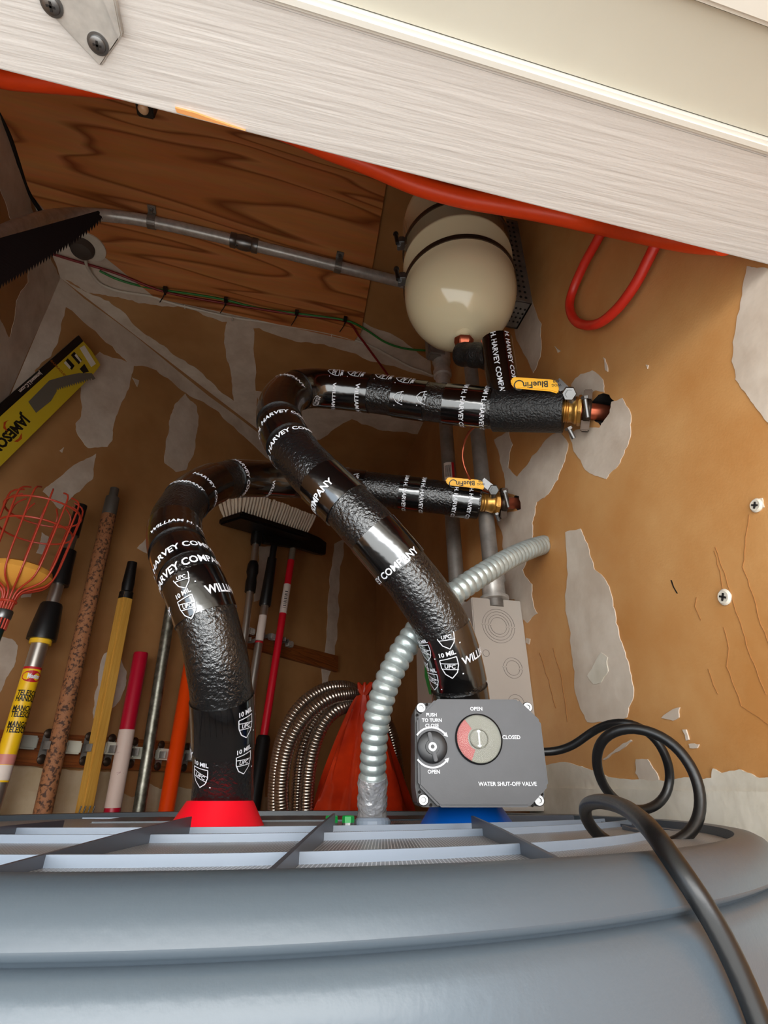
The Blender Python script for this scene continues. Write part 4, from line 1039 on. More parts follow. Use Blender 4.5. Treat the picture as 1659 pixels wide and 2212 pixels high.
for px in (332, 728):
    i = along(px, lw); p = lw[i]; d = (lw[i + 1] - lw[i]).normalized(); s = d.cross(dn).normalized()
    mb = MB(); arc = [p + (s * math.cos(t) + dn * math.sin(t)) * (rC + .0015) for t in np.linspace(0, PI, 13)]
    arc = [arc[0] - dn * rC] + arc + [arc[-1] - dn * rC]
    for a, b in zip(arc[:-1], arc[1:]):
        nn_ = (b - a).cross(d).normalized() * 0.0008
        mb.box((a + b) / 2, (b - a) / 2, d * 0.008, nn_)
    o = mb.build('conduit_strap', M_STEELD, ct)
    q = p - s * 0.0 + dn * (rC + 0.002)
    sgn = 1 if s.y < 0 else -1
    q = p + s * sgn * (rC + 0.009) - dn * (rC - 0.002)
    MB().box(q, s * 0.009, d * 0.008, dn * 0.001).build('strap_foot', M_STEELD, ct)
    MB().lathe(q, dn, [(0.0045, 0), (0.0045, 0.004), (0.003, 0.0045), (0.003, 0.010)], 8).build('strap_screw', M_CHROME, ct)
# round cable cap with white collar
c = cC(194, 528, 0.0015)
cg = thing('cable_grommet', c, 'dark round cable boot sitting in a white ring in the left ceiling corner', 'cable boot')
MB().lathe(c, dn, [(0.036, 0), (0.036, 0.011), (0.031, 0.0135)], 28).build('white_ring', M_MUDW, cg, smooth=True)
c2 = cC(180, 532, 0.012)
mb = MB(); mb.lathe(c2, dn, [(0.025, 0), (0.025, 0.012), (0.021, 0.020), (0.010, 0.024)], 24); mb.build('boot', mat('grey_boot', (70, 62, 56), 0.6), cg, smooth=True)
def wire(name, pts, r, m, label, cat='cable', step=0.01):
    w = [V(x) for x in spline([tuple(p) for p in pts], step)]
    return tag(MB().tube(w, r, 12).build(name, m, None, smooth=True), label, cat)
wire('black_cable', [cC(-10, 225, .006), cC(20, 290, .008), cC(40, 350, .008), cC(60, 410, .008), cC(90, 460, .008), cC(112, 490, .008), cC(135, 514, .01), cC(162, 524, .014), cC(178, 530, .02)], 0.0042, M_BLACK, 'black cable running down the left corner into the dark cable boot')
wire('grey_cable', [cC(182, 548, .02), cC(188, 575, .014), cC(205, 602, .010), cC(225, 618, .008), cC(260, 630, .008), cC(330, 641, .008), cC(370, 655, ZP + .002), cC(500, 685, .006), cC(600, 700, .006), cC(720, 722, .006), cC(800, 748, .006), cC(880, 790, .01), cC(935, 812, .02)], 0.0034, M_WHITEC, 'white cable stapled below the plywood edge')
i_ = 0
wire('red_wire', [cC(20, 520, .02), cC(60, 532, .012), cC(150, 560, .012), cC(250, 590, .012), cC(355, 630, ZP + .006), cC(485, 655, ZP + .006), cC(640, 680, ZP + .006), cC(745, 694, ZP + .006), cC(775, 725, .02), cC(805, 765, .03), cC(835, 806, .04), cC(850, 830, .05)], 0.0030, M_REDW, 'dark red wire bundled along the plywood and dropping behind the upper pipe', 'wire')
wire('green_wire', [cC(215, 585, .006), cC(250, 602, .006), cC(300, 617, .006), cC(355, 627, ZP + .003), cC(420, 636, ZP + .003), cC(487, 648, ZP + .004), cC(560, 666, ZP + .003), cC(640, 677, ZP + .004), cC(745, 692, ZP + .006), cC(790, 712, .02), cC(830, 738, .03), cC(870, 752, .035), cC(915, 757, .035), cC(945, 757, .03)], 0.0028, M_GREENW, 'green wire bundled with the red one and running under the tank', 'wire')
tl = ['cable tie with a long tail on the bundled wires, leftmost of four', 'cable tie on the bundled wires, second from the left', 'cable tie on the bundled wires below the conduit strap at mid ceiling', 'cable tie where the red wire leaves the green one']
for k, (x, y) in enumerate(((357, 629), (488, 652), (641, 679), (746, 693))):
    t = thing('cable_tie', cC(x, y, ZP), tl[k], 'cable tie', 'black cable ties on the ceiling wires')
    d = (cC(x + 10, y + 2, ZP) - cC(x, y, ZP)).normalized(); s = d.cross(dn).normalized()
    mb = MB()
    q = [cC(x, y, ZP + .006) + (s * math.cos(a) + dn * math.sin(a)) * 0.0085 for a in np.linspace(0, 2 * PI, 14)]
    mb.tube(q, 0.0016, 8); mb.box(cC(x, y - 4, ZP + .012), s * 0.006, d * 0.0045, dn * 0.004); mb.build('loop', M_BLACK, t)
    MB().tube([cC(x, y, ZP + .01), cC(x - 4, y + 12, ZP + .018), cC(x - 12, y + 24, ZP + .02)], 0.0012, 8).build('tail', M_BLACK, t)
for k, (x, y) in enumerate(((401, 657), (503, 684), (716, 720), (18, 328))):
    t = cC(x, y, .0)
    mb = MB(); d = (cC(x + 10, y + 2, 0) - t).normalized(); s = d.cross(dn).normalized()
    for sg in (-1, 1): mb.tube([t + s * 0.006 * sg, t + s * 0.006 * sg + dn * 0.010, t + s * 0.001 * sg + dn * 0.0135], 0.0013, 8)
    tag(mb.build('cable_staple', M_WHITEC, None), ['clear cable staple on the white cable, first right of the left corner', 'cable staple on the white cable at the ceiling seam', 'cable staple on the white cable near the plywood corner', 'cable staple on the black cable beside the left wall'][k], 'staple', 'cable staples on the ceiling')

# small dark sensor with a clear tip hanging behind the header
sn = thing('sensor', P(315, 232, .62), 'small black fitting with a clear tip hanging from the header', 'sensor')
c = P(314, 236, .62)
mb = MB(); mb.box(c + V((0, 0, .02)), E1 * .0095, E2 * .008, V((0, 0, .024))); mb.build('fitting', M_BLACK, sn, bevel=.0015)
mb = MB(); mb.ball(c + V((0, -.003, -.006)), .0062, 14, (1, 1, .7)); mb.build('clear_tip', mat('amber_tip', (214, 178, 140), .15), sn, smooth=True)
# raw wood splinter at the inner edge of the header
zsp = CAM.z + H + 0.001
def onH(x, y, z=H): r = ray(x, y); return CAM + r * (z / r.z)
mb = MB(); mb.prism([onH(378, 233, H - .0015), (onH(382, 243, H - .0015)), onH(430, 257, H - .0015), onH(530, 283, H - .0015), onH(470, 262, H - .0015), onH(420, 244, H - .0015)], V((0, 0, .003)))
tag(mb.build('wood_splinter', mat('raw_wood', (206, 142, 82), .6), None), 'bare orange wood splinter on the edge of the white header', 'splinter')

# galvanized bracket screwed under the header
br = thing('metal_bracket', onH(200, 60), 'galvanized bracket screwed to the white header at the upper left', 'bracket')
th_ = 0.0015
def Hp(x, y, off=0.0): return onH(x, y, H - off)
mb = MB(); mb.prism([Hp(70, -18), Hp(140, 60), Hp(218, 142), Hp(262, 78), Hp(215, -40), Hp(100, -60)], V((0, 0, -th_))); mb.build('base_plate', M_STEEL, br, bevel=.0008)
mb = MB(); mb.prism([Hp(245, -50), Hp(268, 66), Hp(262, 80), Hp(222, -20), Hp(205, -60)], V((0, 0, -.005))); mb.build('folded_flange', M_STEEL, br, bevel=.0006)
for (x, y) in ((112, 10), (212, 94)):
    c = Hp(x, y, th_)
    MB().lathe(c, dn, [(.0050, 0), (.0050, .0006), (.0038, .0007), (.0036, .0016), (.0024, .0021), (.0003, .0021)], 28).build('screw', M_CHROME, br, smooth=True)
    mb = MB()
    for a in (.3, .3 + PI / 2): mb.box(c + dn * .0021, V((math.cos(a), math.sin(a), 0)) * .0020, V((-math.sin(a), math.cos(a), 0)) * .0005, dn * .0003)
    mb.build('screw_cross', M_HOLE, br)

# curved pruning saw blade hanging at the upper left
def spx(x, y):
    return P(x, y, .62 + (x + 80) * .00035)
up_, lo_ = [], []
N_ = 46
for i in range(N_ + 1):
    u = i / N_
    x = -90 + u * 302; ytop = 560 - 100 * u - 34 * math.sin(PI * u) * .25 ; w = 100 * (1 - u) ** .75 + 8
    ytop = 545 - 86 * u ** 1.05
    ytop = 543 - 84 * u
    yb = ytop + w
    up_.append((x + 0, ytop - 4))
    lo_.append((x + 6 + w * .18, yb)); lo_.append((x + 8.5 + w * .18, yb + 8.5))
up_.append((216, 458)); up_.append((215, 464))
poly = [spx(x, y) for x, y in up_ + lo_[::-1]]
nn_ = (CAM - P(80, 520, .6)).normalized()
sw = thing('pruning_saw', P(-60, 560, .62), 'dark toothed curved saw blade hanging at the upper left', 'saw')
mb = MB(); mb.prism(poly, -nn_ * .0018); mb.build('blade', mat('saw_steel', (20, 11, 10), .8, 0, spec=0.1), sw)
MB().tube([P(-85, 560, .635), P(-180, 610, .62), P(-300, 680, .6)], [.016, .018, .014], 16).build('handle', M_BLACK, sw, smooth=True)

# ================================================================ yellow saw sleeve standing against the back wall
so = 0.035
def onS(x, y, off=0.0): return onB(x, y, so + off)
ys = thing('saw_sleeve', onS(60, 900), 'yellow cardboard saw sleeve with black edge propped against the back wall', 'saw sleeve')
body = [(180, 737), (198, 758), (217, 788), (210, 798), (195, 815), (0, 1008), (-120, 1125), (-240, 1070), (0, 900)]
mb = MB(); mb.prism([onS(x, y) for x, y in body], -NB * .006); mb.build('card', mat('yellow_card', (196, 168, 38), .45), ys)
mb = MB(); mb.prism([onS(x, y, .0004) for x, y in [(170, 724), (180, 737), (0, 900), (-240, 1090), (-260, 1050), (0, 872)]], -NB * .0075); mb.build('black_edge', M_BLACK, ys)
def slabS(nm, poly, m, off=.0006, par=ys):
    mb = MB(); mb.prism([onS(x, y, off) for x, y in poly], NB * .0004); return mb.build(nm, m, par)
slabS('hang_slot', [(172, 752), (182, 746), (207, 786), (197, 793)], M_MUDW)
g = mat('printed_grey', (96, 90, 80), .5)
saw = [(61, 868), (106, 822), (140, 812), (170, 806), (198, 806), (206, 818)]
low = [(206, 818)]
x, y = 202, 820
teeth = []
for i in range(16):
    u = i / 15
    xx = 200 - u * 74; yy = 821 + u * 22
    teeth += [(xx, yy), (xx - 3.4, yy - 5 + u * 0)]
saw = saw + teeth + [(122, 846), (110, 866), (78, 892)]
slabS('printed_saw', saw, g)
slabS('printed_picture', [(160, 760), (153, 767), (170, 787), (177, 778)], M_INK); slabS('printed_picture', [(146, 774), (139, 783), (155, 799), (161, 790)], M_INK)
slabS('printed_picture', [(182, 786), (172, 797), (180, 806), (192, 803)], M_INK); slabS('printed_picture', [(164, 764), (161, 768), (174, 783), (176, 780)], M_MUDW, .0012)
slabS('printed_picture', [(142, 780), (138, 784), (150, 797), (153, 793)], M_MUDW, .0012)
def ptxt(body_, px0, py0, px1, py1, h, m, par, off=.0006, bold=.03):
    """text centred at p0 reading toward p1 (pixels), lying on the sleeve plane"""
    a = onS(px0, py0, off); b = onS(px1, py1, off); u = (b - a).normalized(); v = NB.cross(u).normalized()
    return flat(text2d(body_, h, bold), a, u, v, V((0, 0, 0))).build('lettering', m, par)
ptxt('JAMESON', 20, 938, -16, 974, .026, M_INK, ys, bold=.045)
ptxt('JamesonLLC.com', 66, 825, 20, 866, .0105, M_WRITE, ys, .0012)
ptxt('BARRACUDA', 128, 798, 150, 822, .008, mat('print_brown', (150, 80, 20), .5), ys)
orp = mat('print_orange', (176, 66, 14), .5)
slabS('printed_flame', [(20, 907), (8, 912), (7, 925), (16, 932), (11, 920), (13, 912)], orp)
slabS('printed_flame', [(47, 935), (47, 948), (38, 955), (30, 954), (40, 947)], orp)

# ================================================================ tool rails and clips
def railB(name, label, tl_, tr_, br_, bl_, th):
    mb = MB(); mb.prism([onB(*q) for q in (tl_, tr_, br_, bl_)], NB * th)
    o = mb.build(name, M_RAIL, None, bevel=.0015)
    return tag(o, label, 'wood rail', 'wooden tool rails')
railB('tool_rail', 'lower wooden rail carrying clips behind the left tools', (-60, 1574), (470, 1610), (470, 1672), (-60, 1650), .018)
railB('tool_rail', 'upper wooden rail ending beside the plastered seam', (500, 1362), (722, 1418), (722, 1452), (500, 1392), .018)
def clip(px, py, scale, lab, grp, tagm, tagpx):
    c = onB(px, py, .018); t = thing('tool_clip', c, lab, 'tool clip', grp)
    u, v = UB, V((0, 0, 1)); s = scale
    mb = MB(); mb.box(c + NB * .001, u * .009 * s, v * .020 * s, NB * .001)
    mb.build('clip_plate', M_STEELD, t, bevel=.001)
    for sg in (-1, 1): MB().lathe(c + v * sg * .022 * s + NB * .0, NB, [(.0085 * s, 0), (.0085 * s, .002), (.005 * s, .004), (.001, .005)], 20).build('clip_screw', M_BRONZE, t, smooth=True)
    for sg in (-1, 1):
        arc = [c + u * sg * (.004 + .009 * math.sin(a)) * s + NB * (.002 + .030 * a / 2.6) * 1.0 for a in np.linspace(0, 2.6, 10)]
        mb = MB()
        for a, b in zip(arc[:-1], arc[1:]):
            d = (b - a); n2 = d.cross(v).normalized() * .0007; mb.box((a + b) / 2, d / 2, v * .007 * s, n2)
        mb.build('spring_arm', M_STEELD, t)
    q = onB(tagpx[0], tagpx[1], .018)
    mb = MB(); mb.box(q + NB * .009, u * .016 * s, v * .0115 * s, NB * .009); o = mb.build('roller_pad', tagm, t, bevel=.003)
    return t
tgm = mat('pale_pad', (206, 204, 188), .5); tgg = mat('grey_pad', (150, 150, 140), .5)
cl_ = [(97, 1612, 52, 1604), (186, 1617, 149, 1615), (236, 1620, 232, 1617), (286, 1626, 291, 1627), (344, 1632, 346, 1630), (400, 1636, 406, 1633)]
lb_ = ['brown broom handle', 'yellow square handle', 'red and white pole', 'galvanized pipe', 'orange pole', 'black pipe edge']
for k, (x, y, tx, ty) in enumerate(cl_):
    clip(x, y, 1.0, 'metal spring clip with pale pad on the lower rail at the ' + lb_[k], 'spring clips on the lower rail', tgm if k in (1, 2, 3, 4) else tgg, (tx, ty))
lb2 = ['silver brush pole', 'black grip pole', 'red mop pole']
for k, (x, y, tx, ty) in enumerate([(528, 1385, 536, 1365), (558, 1375, 583, 1377), (603, 1385, 620, 1392)]):
    clip(x, y, .8, 'small metal spring clip on the upper rail at the ' + lb2[k], 'spring clips on the upper rail', M_STEEL, (tx, ty))

# ================================================================ long handled tools
def axis(p0, p1, off):
    """bottom px, top px -> base on the floor and direction (points on a plane parallel to the back wall)"""
    a = onB(p0[0], p0[1], off); b = onB(p1[0], p1[1], off); d = (b - a).normalized()
    fl = a - d * ((a.z - 0.02) / d.z)
    return fl, d, (b - fl).length
def hgt_at(fl, d, px, py, off):
    p = onB(px, py, off); return (p - fl).dot(d)
def wid(px, py, w, off):   # radius in metres for an apparent width w px
    return w / 2 / FPX * proj(onB(px, py, off))[2]
def cyl(name, fl, d, h0, h1, r0, r1, m, par, seg=24, bevel=False):
    if name == 'spacer': pass
    return MB().lathe(fl + d * h0, d, [(r0, 0), (r1, h1 - h0)], seg).build(name, m, par, smooth=True)
# rusty brown broom handle
off = .045
fl, d, L = axis((90, 1765), (247, 1060), off); h = lambda x, y: hgt_at(fl, d, x, y, off)
t = thing('broom_handle', fl, 'worn brown wooden handle with a grey metal tip clipped to the lower rail', 'handle')
r = wid(160, 1400, 33, off)
MB().lathe(fl, d, [(r, 0), (r, h(228, 1112)), (r * .93, h(230, 1108))], 24).build('shaft', mat('peeling_brown', (150, 98, 62), .7, rgb2=(70, 42, 24), vscale=150, thresh=(.41, .50), bump=.6, bscale=120), t, smooth=True)
MB().lathe(fl + d * h(228, 1112), d, [(r * .9, 0), (r * 1.0, .004), (r * .95, h(243, 1075) - h(228, 1112)), (r * .62, h(243, 1073) - h(228, 1112)), (r * .62, h(249, 1056) - h(228, 1112))], 20).build('metal_tip', mat('grey_tip', (92, 86, 80), .5, .4), t, smooth=True)
# yellow square handle
fl, d, L = axis((181, 1755), (286, 1215), off); h = lambda x, y: hgt_at(fl, d, x, y, off)
t = thing('square_handle', fl, 'yellow square wooden handle with a black upper end', 'handle')
r = wid(230, 1500, 24, off); u_ = UB * r; w_ = d.cross(UB).normalized() * r
hb_ = h(271, 1280)
MB().box(fl + d * hb_ / 2, u_, w_, d * hb_ / 2).build('shaft', mat('yellow_wood', (212, 162, 74), .5, rgb2=(188, 134, 50), vscale=3, stretch=((90, 90, 3), (0, 0, 0))), t, bevel=.002)
MB().lathe(fl + d * hb_, d, [(r * 1.3, -.014), (r * 1.3, 0), (r * 1.05, .003), (r * 1.15, .02), (r * .9, L - hb_)], 20).build('black_end', mat('chipped_black', (14, 12, 12), .4, rgb2=(120, 96, 70), vscale=90, thresh=(.30, .34)), t, smooth=True)
mb = MB(); q = onB(170, 1770, off + .01)
mb.box(q, UB * .020, NB * .012, V((0, 0, .006)))
for i in range(4): mb.tube([q + UB * (-.013 + i * .009) + NB * .013, q + UB * (-.010 + i * .009) + NB * .014 + V((0, 0, .022))], .0012, 8)
mb.build('black_grip_fingers', M_BLACK, t)
# red pole with torn white label
fl, d, L = axis((240, 1765), (305, 1410), off); h = lambda x, y: hgt_at(fl, d, x, y, off)
t = thing('red_pole', fl, 'dark red pole with a torn white label, beside the galvanized pipe', 'pole')
r = wid(280, 1500, 31, off)
MB().lathe(fl, d, [(r, 0), (r, L - .003), (r * .93, L)], 24).build('shaft', mat('crimson_paint', (170, 8, 40), .35), t, smooth=True)
cyl('paper_label', fl, d, h(240, 1745), h(272, 1576), r * 1.02, r * 1.02, mat('torn_label', (206, 182, 170), .6, rgb2=(120, 24, 44), vscale=45, thresh=(.30, .36)), t)
# galvanized pipe
fl, d, L = axis((298, 1765), (376, 1265), off); h = lambda x, y: hgt_at(fl, d, x, y, off)
t = thing('galvanized_pipe', fl, 'spangled galvanized pipe standing between the red and orange poles', 'pipe')
r = wid(340, 1500, 24, off)
MB().lathe(fl, d, [(r, 0), (r, L)], 24).build('shaft', M_GALV, t, smooth=True)
# orange pole
fl, d, L = axis((357, 1765), (414, 1425), off)
t = thing('orange_pole', fl, 'bright orange pole partly hidden by the lower black pipe', 'pole')
r = wid(385, 1600, 32, off)
MB().lathe(fl, d, [(r, 0), (r, L - .002), (r * .9, L)], 24).build('shaft', mat('orange_paint', (226, 66, 4), .3, coat=.4), t, smooth=True)
# telescoping pole with yellow label
off = .06
fl, d, L = axis((12, 1640), (176, 1092), off); h = lambda x, y: hgt_at(fl, d, x, y, off)
t = thing('telescoping_pole', fl, 'telescoping aluminium pole with black collars and yellow printed label', 'pole')
R0 = wid(50, 1500, 35, off)
cyl('lower_tube', fl, d, 0, h(80, 1385), R0, R0, M_ALU, t)
cyl('printed_label', fl, d, h(0, 1690), h(62, 1443), R0 * 1.02, R0 * 1.02, mat('label_yellow', (240, 190, 20), .4), t)
cyl('label_band', fl, d, h(8, 1652), h(14, 1630), R0 * 1.03, R0 * 1.03, mat('label_pink', (206, 130, 120), .5), t)
cyl('label_panel', fl, d, h(0, 1686), h(8, 1653), R0 * 1.03, R0 * 1.03, M_WRITE, t)
cyl('label_edge', fl, d, h(61, 1446), h(62, 1441), R0 * 1.03, R0 * 1.03, M_REDL, t)
cyl('yellow_ring', fl, d, h(78, 1390), h(81, 1380), R0 * 1.28, R0 * 1.28, mat('ring_yellow', (236, 186, 40), .4), t)
a0 = h(81, 1381); a1 = h(104, 1302)
MB().lathe(fl + d * a0, d, [(R0 * 1.72, 0), (R0 * 1.75, .006), (R0 * 1.65, (a1 - a0) * .38), (R0 * 1.62, (a1 - a0) * .42), (R0 * 1.35, (a1 - a0) * .94), (R0 * 1.2, a1 - a0)], 28).build('lock_collar', M_BLACK, t, smooth=True)
cyl('middle_tube', fl, d, a1, h(122, 1255), R0 * .80, R0 * .80, M_ALU, t)
a2 = h(118, 1262); a3 = h(147, 1190)
MB().lathe(fl + d * a2, d, [(R0 * 1.35, 0), (R0 * 1.38, .008), (R0 * 1.25, (a3 - a2) * .4), (R0 * 1.12, (a3 - a2))], 28).build('lock_collar', M_BLACK, t, smooth=True)
cyl('upper_tube', fl, d, a3, h(154, 1156), R0 * .66, R0 * .66, mat('scratched_steel', (120, 114, 106), .4, .7), t)
MB().lathe(fl + d * h(154, 1157), d, [(R0 * .86, 0), (R0 * .78, L - h(154, 1157))], 24).build('tip', M_BLACK, t, smooth=True)
# lettering around the label
fr = (V((CAM.x, CAM.y, 0)) - V((fl.x, fl.y, 0))); fr = (fr - d * fr.dot(d)).normalized(); sd2 = d.cross(fr)
def ontube(body_, hh, sz, m, par, R, da=0.0, bold=.03):
    p2 = shift2d(text2d(body_, sz, bold, 'LEFT'), 0, 0, 0, .66); mb = MB()
    mb.add([fl + d * (hh + y) + (fr * math.cos(da + x / R) + sd2 * math.sin(da + x / R)) * (R + .0008) for x, y in p2[0]], p2[1])
    return mb.build('lettering', m, par)
for s_, x, y in (('TELESCOPIC', 50, 1499), ('HANDLE', 47, 1511), ('MANCHE', 40, 1532), ('TELESCOPIQUE', 38, 1545), ('MANGO', 27, 1566), ('TELESCOPICO', 25, 1578)):
    ontube(s_, h(x, y), .0128, M_INK, t, R0 * 1.02, -.85)
q = h(58, 1462)
mb = MB(); pts = [(0.017 * math.cos(a), 0.010 * math.sin(a)) for a in np.linspace(0, 2 * PI, 28)[:-1]]
vs = [fl + d * q + (fr * math.cos(.2) + sd2 * math.sin(.2)) * (R0 * 1.02 + .0006)] + [fl + d * (q + y) + (fr * math.cos(.2 + x / R0) + sd2 * math.sin(.2 + x / R0)) * (R0 * 1.02 + .0006) for x, y in pts]
mb.add(vs, [(0, i + 1, (i + 1) % 27 + 1) for i in range(27)]); mb.build('oval_emblem', M_REDL, t)
ontube('Master', q, .011, M_WHITE, t, R0 * 1.02 + .0008, -.30)

# fruit picker basket on its pole
bz = P(22, 1288, .92); SB = .84
t = thing('fruit_picker', V((bz.x, bz.y, 0.02)), 'red wire fruit picker basket with a yellow cushion at the far left', 'fruit picker')
up = V((.05, 0, 1)).normalized()
wm = mat('red_wire_coating', (188, 62, 40), .4)
Rb = 0.071
cx = V((bz.x, bz.y, bz.z)) + up * 0.0
ee1 = E1; ee2 = E2
mbw = None
nw = 14
for k in range(nw):
    a = 2 * PI * (k + .5) / nw; rd = ee1 * math.cos(a) + ee2 * math.sin(a)
    fin = [(.010, -.045), (.012, -.010), (.016, .008), (.030, .017), (.050, .026), (.062, .040), (Rb * .96, .070), (Rb, .12), (Rb * 1.04, .172), (Rb * 1.05, .205)]
    if k % 2 == 0 or True: fin += [(Rb * .98, .222), (Rb * .72, .232)]
    pts = [cx + rd * r_ * SB + up * h_ * SB for r_, h_ in fin]
    w = [V(x) for x in spline([tuple(p) for p in pts], .008)]
    MB().tube(w, .0016, 8).build('basket_wire', wm, t, smooth=True)
for r_, h_ in ((Rb, .150), (Rb * 1.06, .196)):
    q = [cx + up * h_ * SB + (ee1 * math.cos(a) + ee2 * math.sin(a)) * r_ * SB for a in np.linspace(0, 2 * PI, 49)]
    MB().tube(q, .0018, 8, caps=False).build('basket_ring', wm, t, smooth=True)
q = [cx + up * (-.010) + (ee1 * math.cos(a) + ee2 * math.sin(a)) * .0122 for a in np.linspace(0, 2 * PI, 33)]
MB().tube(q, .002, 8, caps=False).build('neck_ring', wm, t, smooth=True)
MB().lathe(cx + up * .015, up, [(.010, 0), (.025, .005), (.044, .015), (.053, .025), (.050, .035), (.034, .042), (.008, .044)], 32).build('foam_cushion', mat('yellow_foam', (226, 160, 62), .8, bump=.3, bscale=90), t, smooth=True)
MB().lathe(cx - up * .040, up, [(.0132, 0), (.0139, .002), (.0139, .013), (.0132, .015)], 28).build('hose_clamp', M_CHROME, t, smooth=True)
for k in range(nw):
    a = 2 * PI * (k + .5) / nw; rd = ee1 * math.cos(a) + ee2 * math.sin(a)
    MB().tube([cx + rd * .0115 - up * .040, cx + rd * .0115 - up * .058], .0016, 8).build('wire_end', wm, t, smooth=True)
Lp = (cx.z - .02)
MB().lathe(cx - up * Lp, up, [(.0118, 0), (.0108, Lp - .026)], 24).build('pole', mat('dark_green_pole', (22, 40, 38), .35), t, smooth=True)

# brush pole, squeegee pole and red mop pole
off = .05
fl, d, L = axis((523, 1420), (556, 1145), off); h = lambda x, y: hgt_at(fl, d, x, y, off)
t = thing('wash_brush', fl, 'silver pole with black grip carrying a wide white bristled brush head', 'brush')
r = wid(540, 1300, 15, off)
cyl('pole', fl, d, 0, h(555, 1160), r, r, M_ALU, t)
MB().lathe(fl + d * h(530, 1275), d, [(r * 1.55, 0), (r * 1.6, .03), (r * 1.35, .045), (r * 1.75, .06), (r * 1.6, h(547, 1213) - h(530, 1275) - .01), (r * 1.2, h(547, 1213) - h(530, 1275))], 24).build('grip', M_BLACK, t, smooth=True)
MB().lathe(fl + d * h(551, 1176), d, [(r * 1.5, 0), (r * 1.7, .01), (r * 1.6, .05)], 24).build('socket', M_BLACK, t, smooth=True)
a = onB(484, 1108, off + .01); b_ = onB(690, 1165, off + .01); uu = (b_ - a); uu.z *= 0.6
a = onB(486, 1118, off + .0); hd = UB; Lh = .27
ctr = onB(578, 1144, off + .01)
k0 = onB(486, 1114, off); k1 = onB(640, 1160, off); dv = (k1 - k0).normalized(); Lh = (k1 - k0).length
mid = (k0 + k1) / 2 + NB * .02
mb = MB(); mb.box(mid - V((0, 0, .012)), dv * Lh / 2, NB * .045, V((0, 0, .011))); mb.build('brush_block', M_BLACK, t, bevel=.006)
mb = MB(); n1, n2 = 26, 7
for i in range(n1):
    for j in range(n2):
        u = (i + .5) / n1 * 2 - 1; v = (j + .5) / n2 * 2 - 1
        p0 = mid + dv * u * Lh * .48 + NB * v * .040
        tip = p0 + V((0, 0, .062)) + dv * u * .016 + NB * v * .020 + V((random.uniform(-.002, .002),) * 3)
        m_ = p0.lerp(tip, .45)
        mb.tube([p0, m_, tip], [.0022, .0052, .0050], 8)
mb.build('bristles', mat('white_bristle', (232, 216, 194), .7), t)['kind'] = 'stuff'
fl, d, L = axis((545, 1480), (592, 1180), off); h = lambda x, y: hgt_at(fl, d, x, y, off)
t = thing('squeegee', fl, 'silver pole with long black grip and a wide black squeegee head', 'squeegee')
r = wid(565, 1400, 17, off)
cyl('pole', fl, d, 0, h(572, 1308), r, r, M_ALU, t)
cyl('barcode_sleeve', fl, d, h(561, 1385), h(568, 1330), r * 1.03, r * 1.03, M_WRITE, t)
cyl('red_sticker', fl, d, h(559, 1390), h(560, 1386), r * 1.05, r * 1.05, M_REDL, t)
MB().lathe(fl + d * h(572, 1309), d, [(r * 1.4, 0), (r * 1.55, .004), (r * 1.25, h(587, 1206) - h(572, 1309))], 24).build('grip', M_BLACK, t, smooth=True)
cyl('neck', fl, d, h(587, 1207), L, r * .9, r * .9, M_BLACK, t)
k0 = onB(575, 1158, off + .01); k1 = onB(703, 1190, off + .01); dv = (k1 - k0).normalized()
mb = MB(); mb.prism([onB(x, y, off + .012) for x, y in ((566, 1150), (660, 1148), (690, 1160), (706, 1172), (704, 1198), (690, 1196), (650, 1184), (575, 1172))], -NB * .02); mb.build('head', M_BLACK, t, bevel=.002)
fl, d, L = axis((570, 1590), (633, 1185), off); h = lambda x, y: hgt_at(fl, d, x, y, off)
t = thing('red_mop_pole', fl, 'slim bright red mop pole with paper label and black foot', 'pole')
r = wid(605, 1400, 16, off)
cyl('shaft', fl, d, 0, h(628, 1210), r, r, mat('bright_red_paint', (206, 14, 38), .35), t)
cyl('bare_end', fl, d, h(628, 1210), L, r * .95, r * .9, mat('grey_end', (112, 98, 84), .6), t)
cyl('paper_label', fl, d, h(610, 1325), h(622, 1264), r * 1.03, r * 1.03, M_WRITE, t)
fr = (V((CAM.x, CAM.y, 0)) - V((fl.x, fl.y, 0))); fr = (fr - d * fr.dot(d)).normalized(); sd2 = d.cross(fr)
mb = MB()
for i in range(10):
    h0 = h(612, 1315) + (h(619, 1278) - h(612, 1315)) * i / 10
    vs = [fl + d * (h0 + y) + (fr * math.cos(a) + sd2 * math.sin(a)) * (r * 1.05) for y in (0, .0028 if i % 2 else .0016) for a in (-.4, 0, .4)]
    mb.add(vs, [(0, 1, 4, 3), (1, 2, 5, 4)])
mb.build('barcode', M_INK, t)
MB().lathe(fl, d, [(r * 1.9, 0), (r * 1.75, h(573, 1590) - .01), (r * 1.4, h(573, 1590))], 24).build('black_foot', M_BLACK, t, smooth=True)
# pale board between pipe and mop foot
mb = MB(); mb.prism([onB(x, y, .03) for x, y in ((545, 1800), (560, 1640), (566, 1640), (551, 1800))], NB * .02)
mb = MB(); mb.prism([onB(x, y, .03) for x, y in ((543, 1900), (552, 1645), (565, 1645), (558, 1900))], NB * .015)
tag(mb.build('pale_batten', mat('pale_wood', (176, 146, 112), .6), None), 'narrow pale wooden batten standing beside the black mop foot', 'batten')

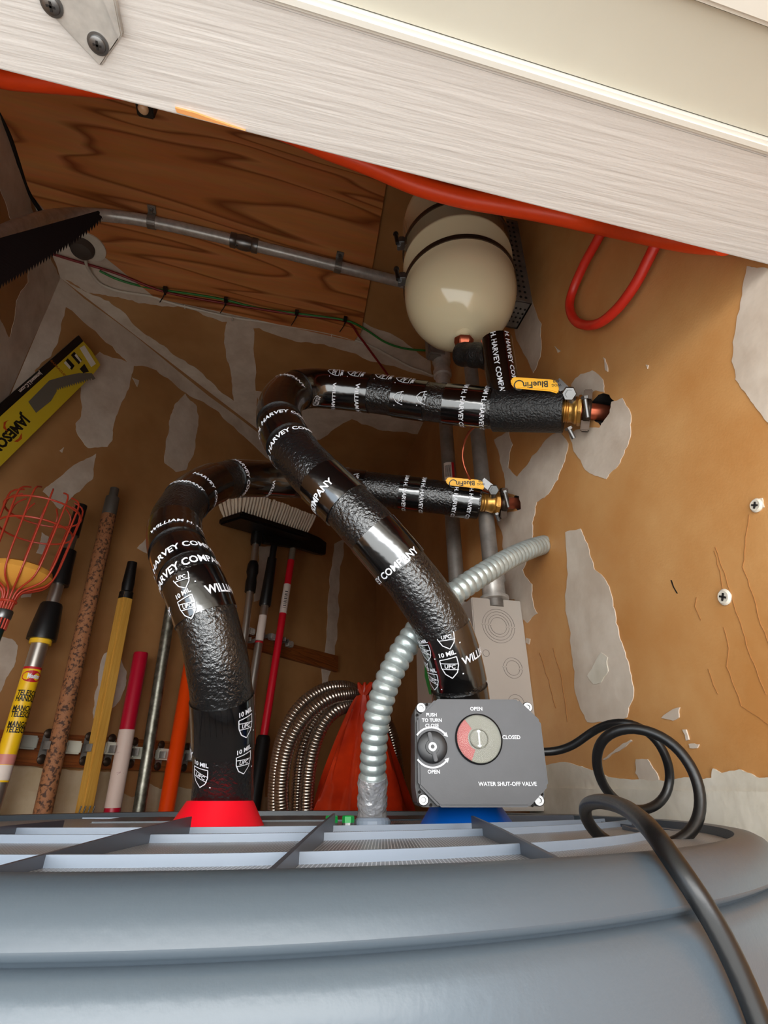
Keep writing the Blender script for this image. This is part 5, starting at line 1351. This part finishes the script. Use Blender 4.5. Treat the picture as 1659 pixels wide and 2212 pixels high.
# ================================================================ coiled stainless hose
def loop_pts(left, top, z0, z1, zr):
    return left, top
cl = []
strands = [
 [(594, 1800, 1.02), (594, 1700, 1.02), (606, 1610, 1.02), (634, 1545, 1.03), (675, 1503, 1.05), (725, 1484, 1.08), (772, 1496, 1.12)],
 [(612, 1800, .96), (608, 1700, .96), (622, 1615, .96), (655, 1555, .97), (700, 1515, .99), (742, 1500, 1.02), (785, 1505, 1.06)],
 [(640, 1800, 1.04), (644, 1700, 1.04), (654, 1620, 1.04), (680, 1560, 1.06), (716, 1524, 1.08), (760, 1520, 1.12)],
 [(660, 1800, .98), (664, 1700, .98), (675, 1625, .98), (698, 1565, .99), (730, 1532, 1.01), (768, 1522, 1.05)],
]
tl = thing('metal_hose_coil', P(640, 1790, 1.0), 'coiled ribbed stainless steel hose standing behind the heater', 'hose')
path = []
for k, s_ in enumerate(strands):
    w = [P(*q) for q in s_]
    path += w
    nx_ = strands[(k + 1) % 4][0]
    z_ = s_[-1][2]
    if k < 3:
        path += [P(835, 1560, z_ + .03), P(862, 1700, z_ + .04), P(850, 1900, z_ + .03), P(760, 2050, z_), P(660, 2040, z_ - .02), P(nx_[0] - 5, 1930, nx_[2])]
a_, rad_ = ridged(path, .0128, .0058, .12, 18, 5)
MB().tube(a_, rad_, 16).build('ribbed_tube', M_SFLEX, tl, smooth=True)

# red plastic bag behind the conduit
ap = P(786, 1503, 1.0); pb_ = thing('plastic_bag', P(780, 1800, .98), 'orange red plastic bag gathered to a point beside the metal hose coil', 'bag')
mb = MB(); rows = 26; cols = 56
bc = P(782, 1840, 1.02)
vs = []
for i in range(rows + 1):
    u = i / rows
    c_ = ap.lerp(bc, u)
    rx = .012 + .105 * u ** .85; ry = .010 + .07 * u ** .9
    for j in range(cols):
        a = 2 * PI * j / cols
        pl = 1 + (.13 * math.sin(a * 7 + u * 2.0) + .06 * math.sin(a * 13 + 1)) * (1 - .4 * u) + .02 * math.sin(a * 29 + u * 9)
        vs.append(c_ + E1 * math.cos(a) * rx * pl + E2 * math.sin(a) * ry * pl)
fs = [(i * cols + j, i * cols + (j + 1) % cols, (i + 1) * cols + (j + 1) % cols, (i + 1) * cols + j) for i in range(rows) for j in range(cols)]
mb.add(vs, fs); mb.build('bag_body', M_BAG, pb_, smooth=True)
mb = MB()
for a0 in (-.7, .1, .9, 2.0):
    mb.tube([ap, ap + V((math.sin(a0) * .010, 0, .014)), ap + V((math.sin(a0) * .017, -.004, .024))], [.006, .007, .002], 8)
mb.build('gathered_top', M_BAG, pb_, smooth=True)
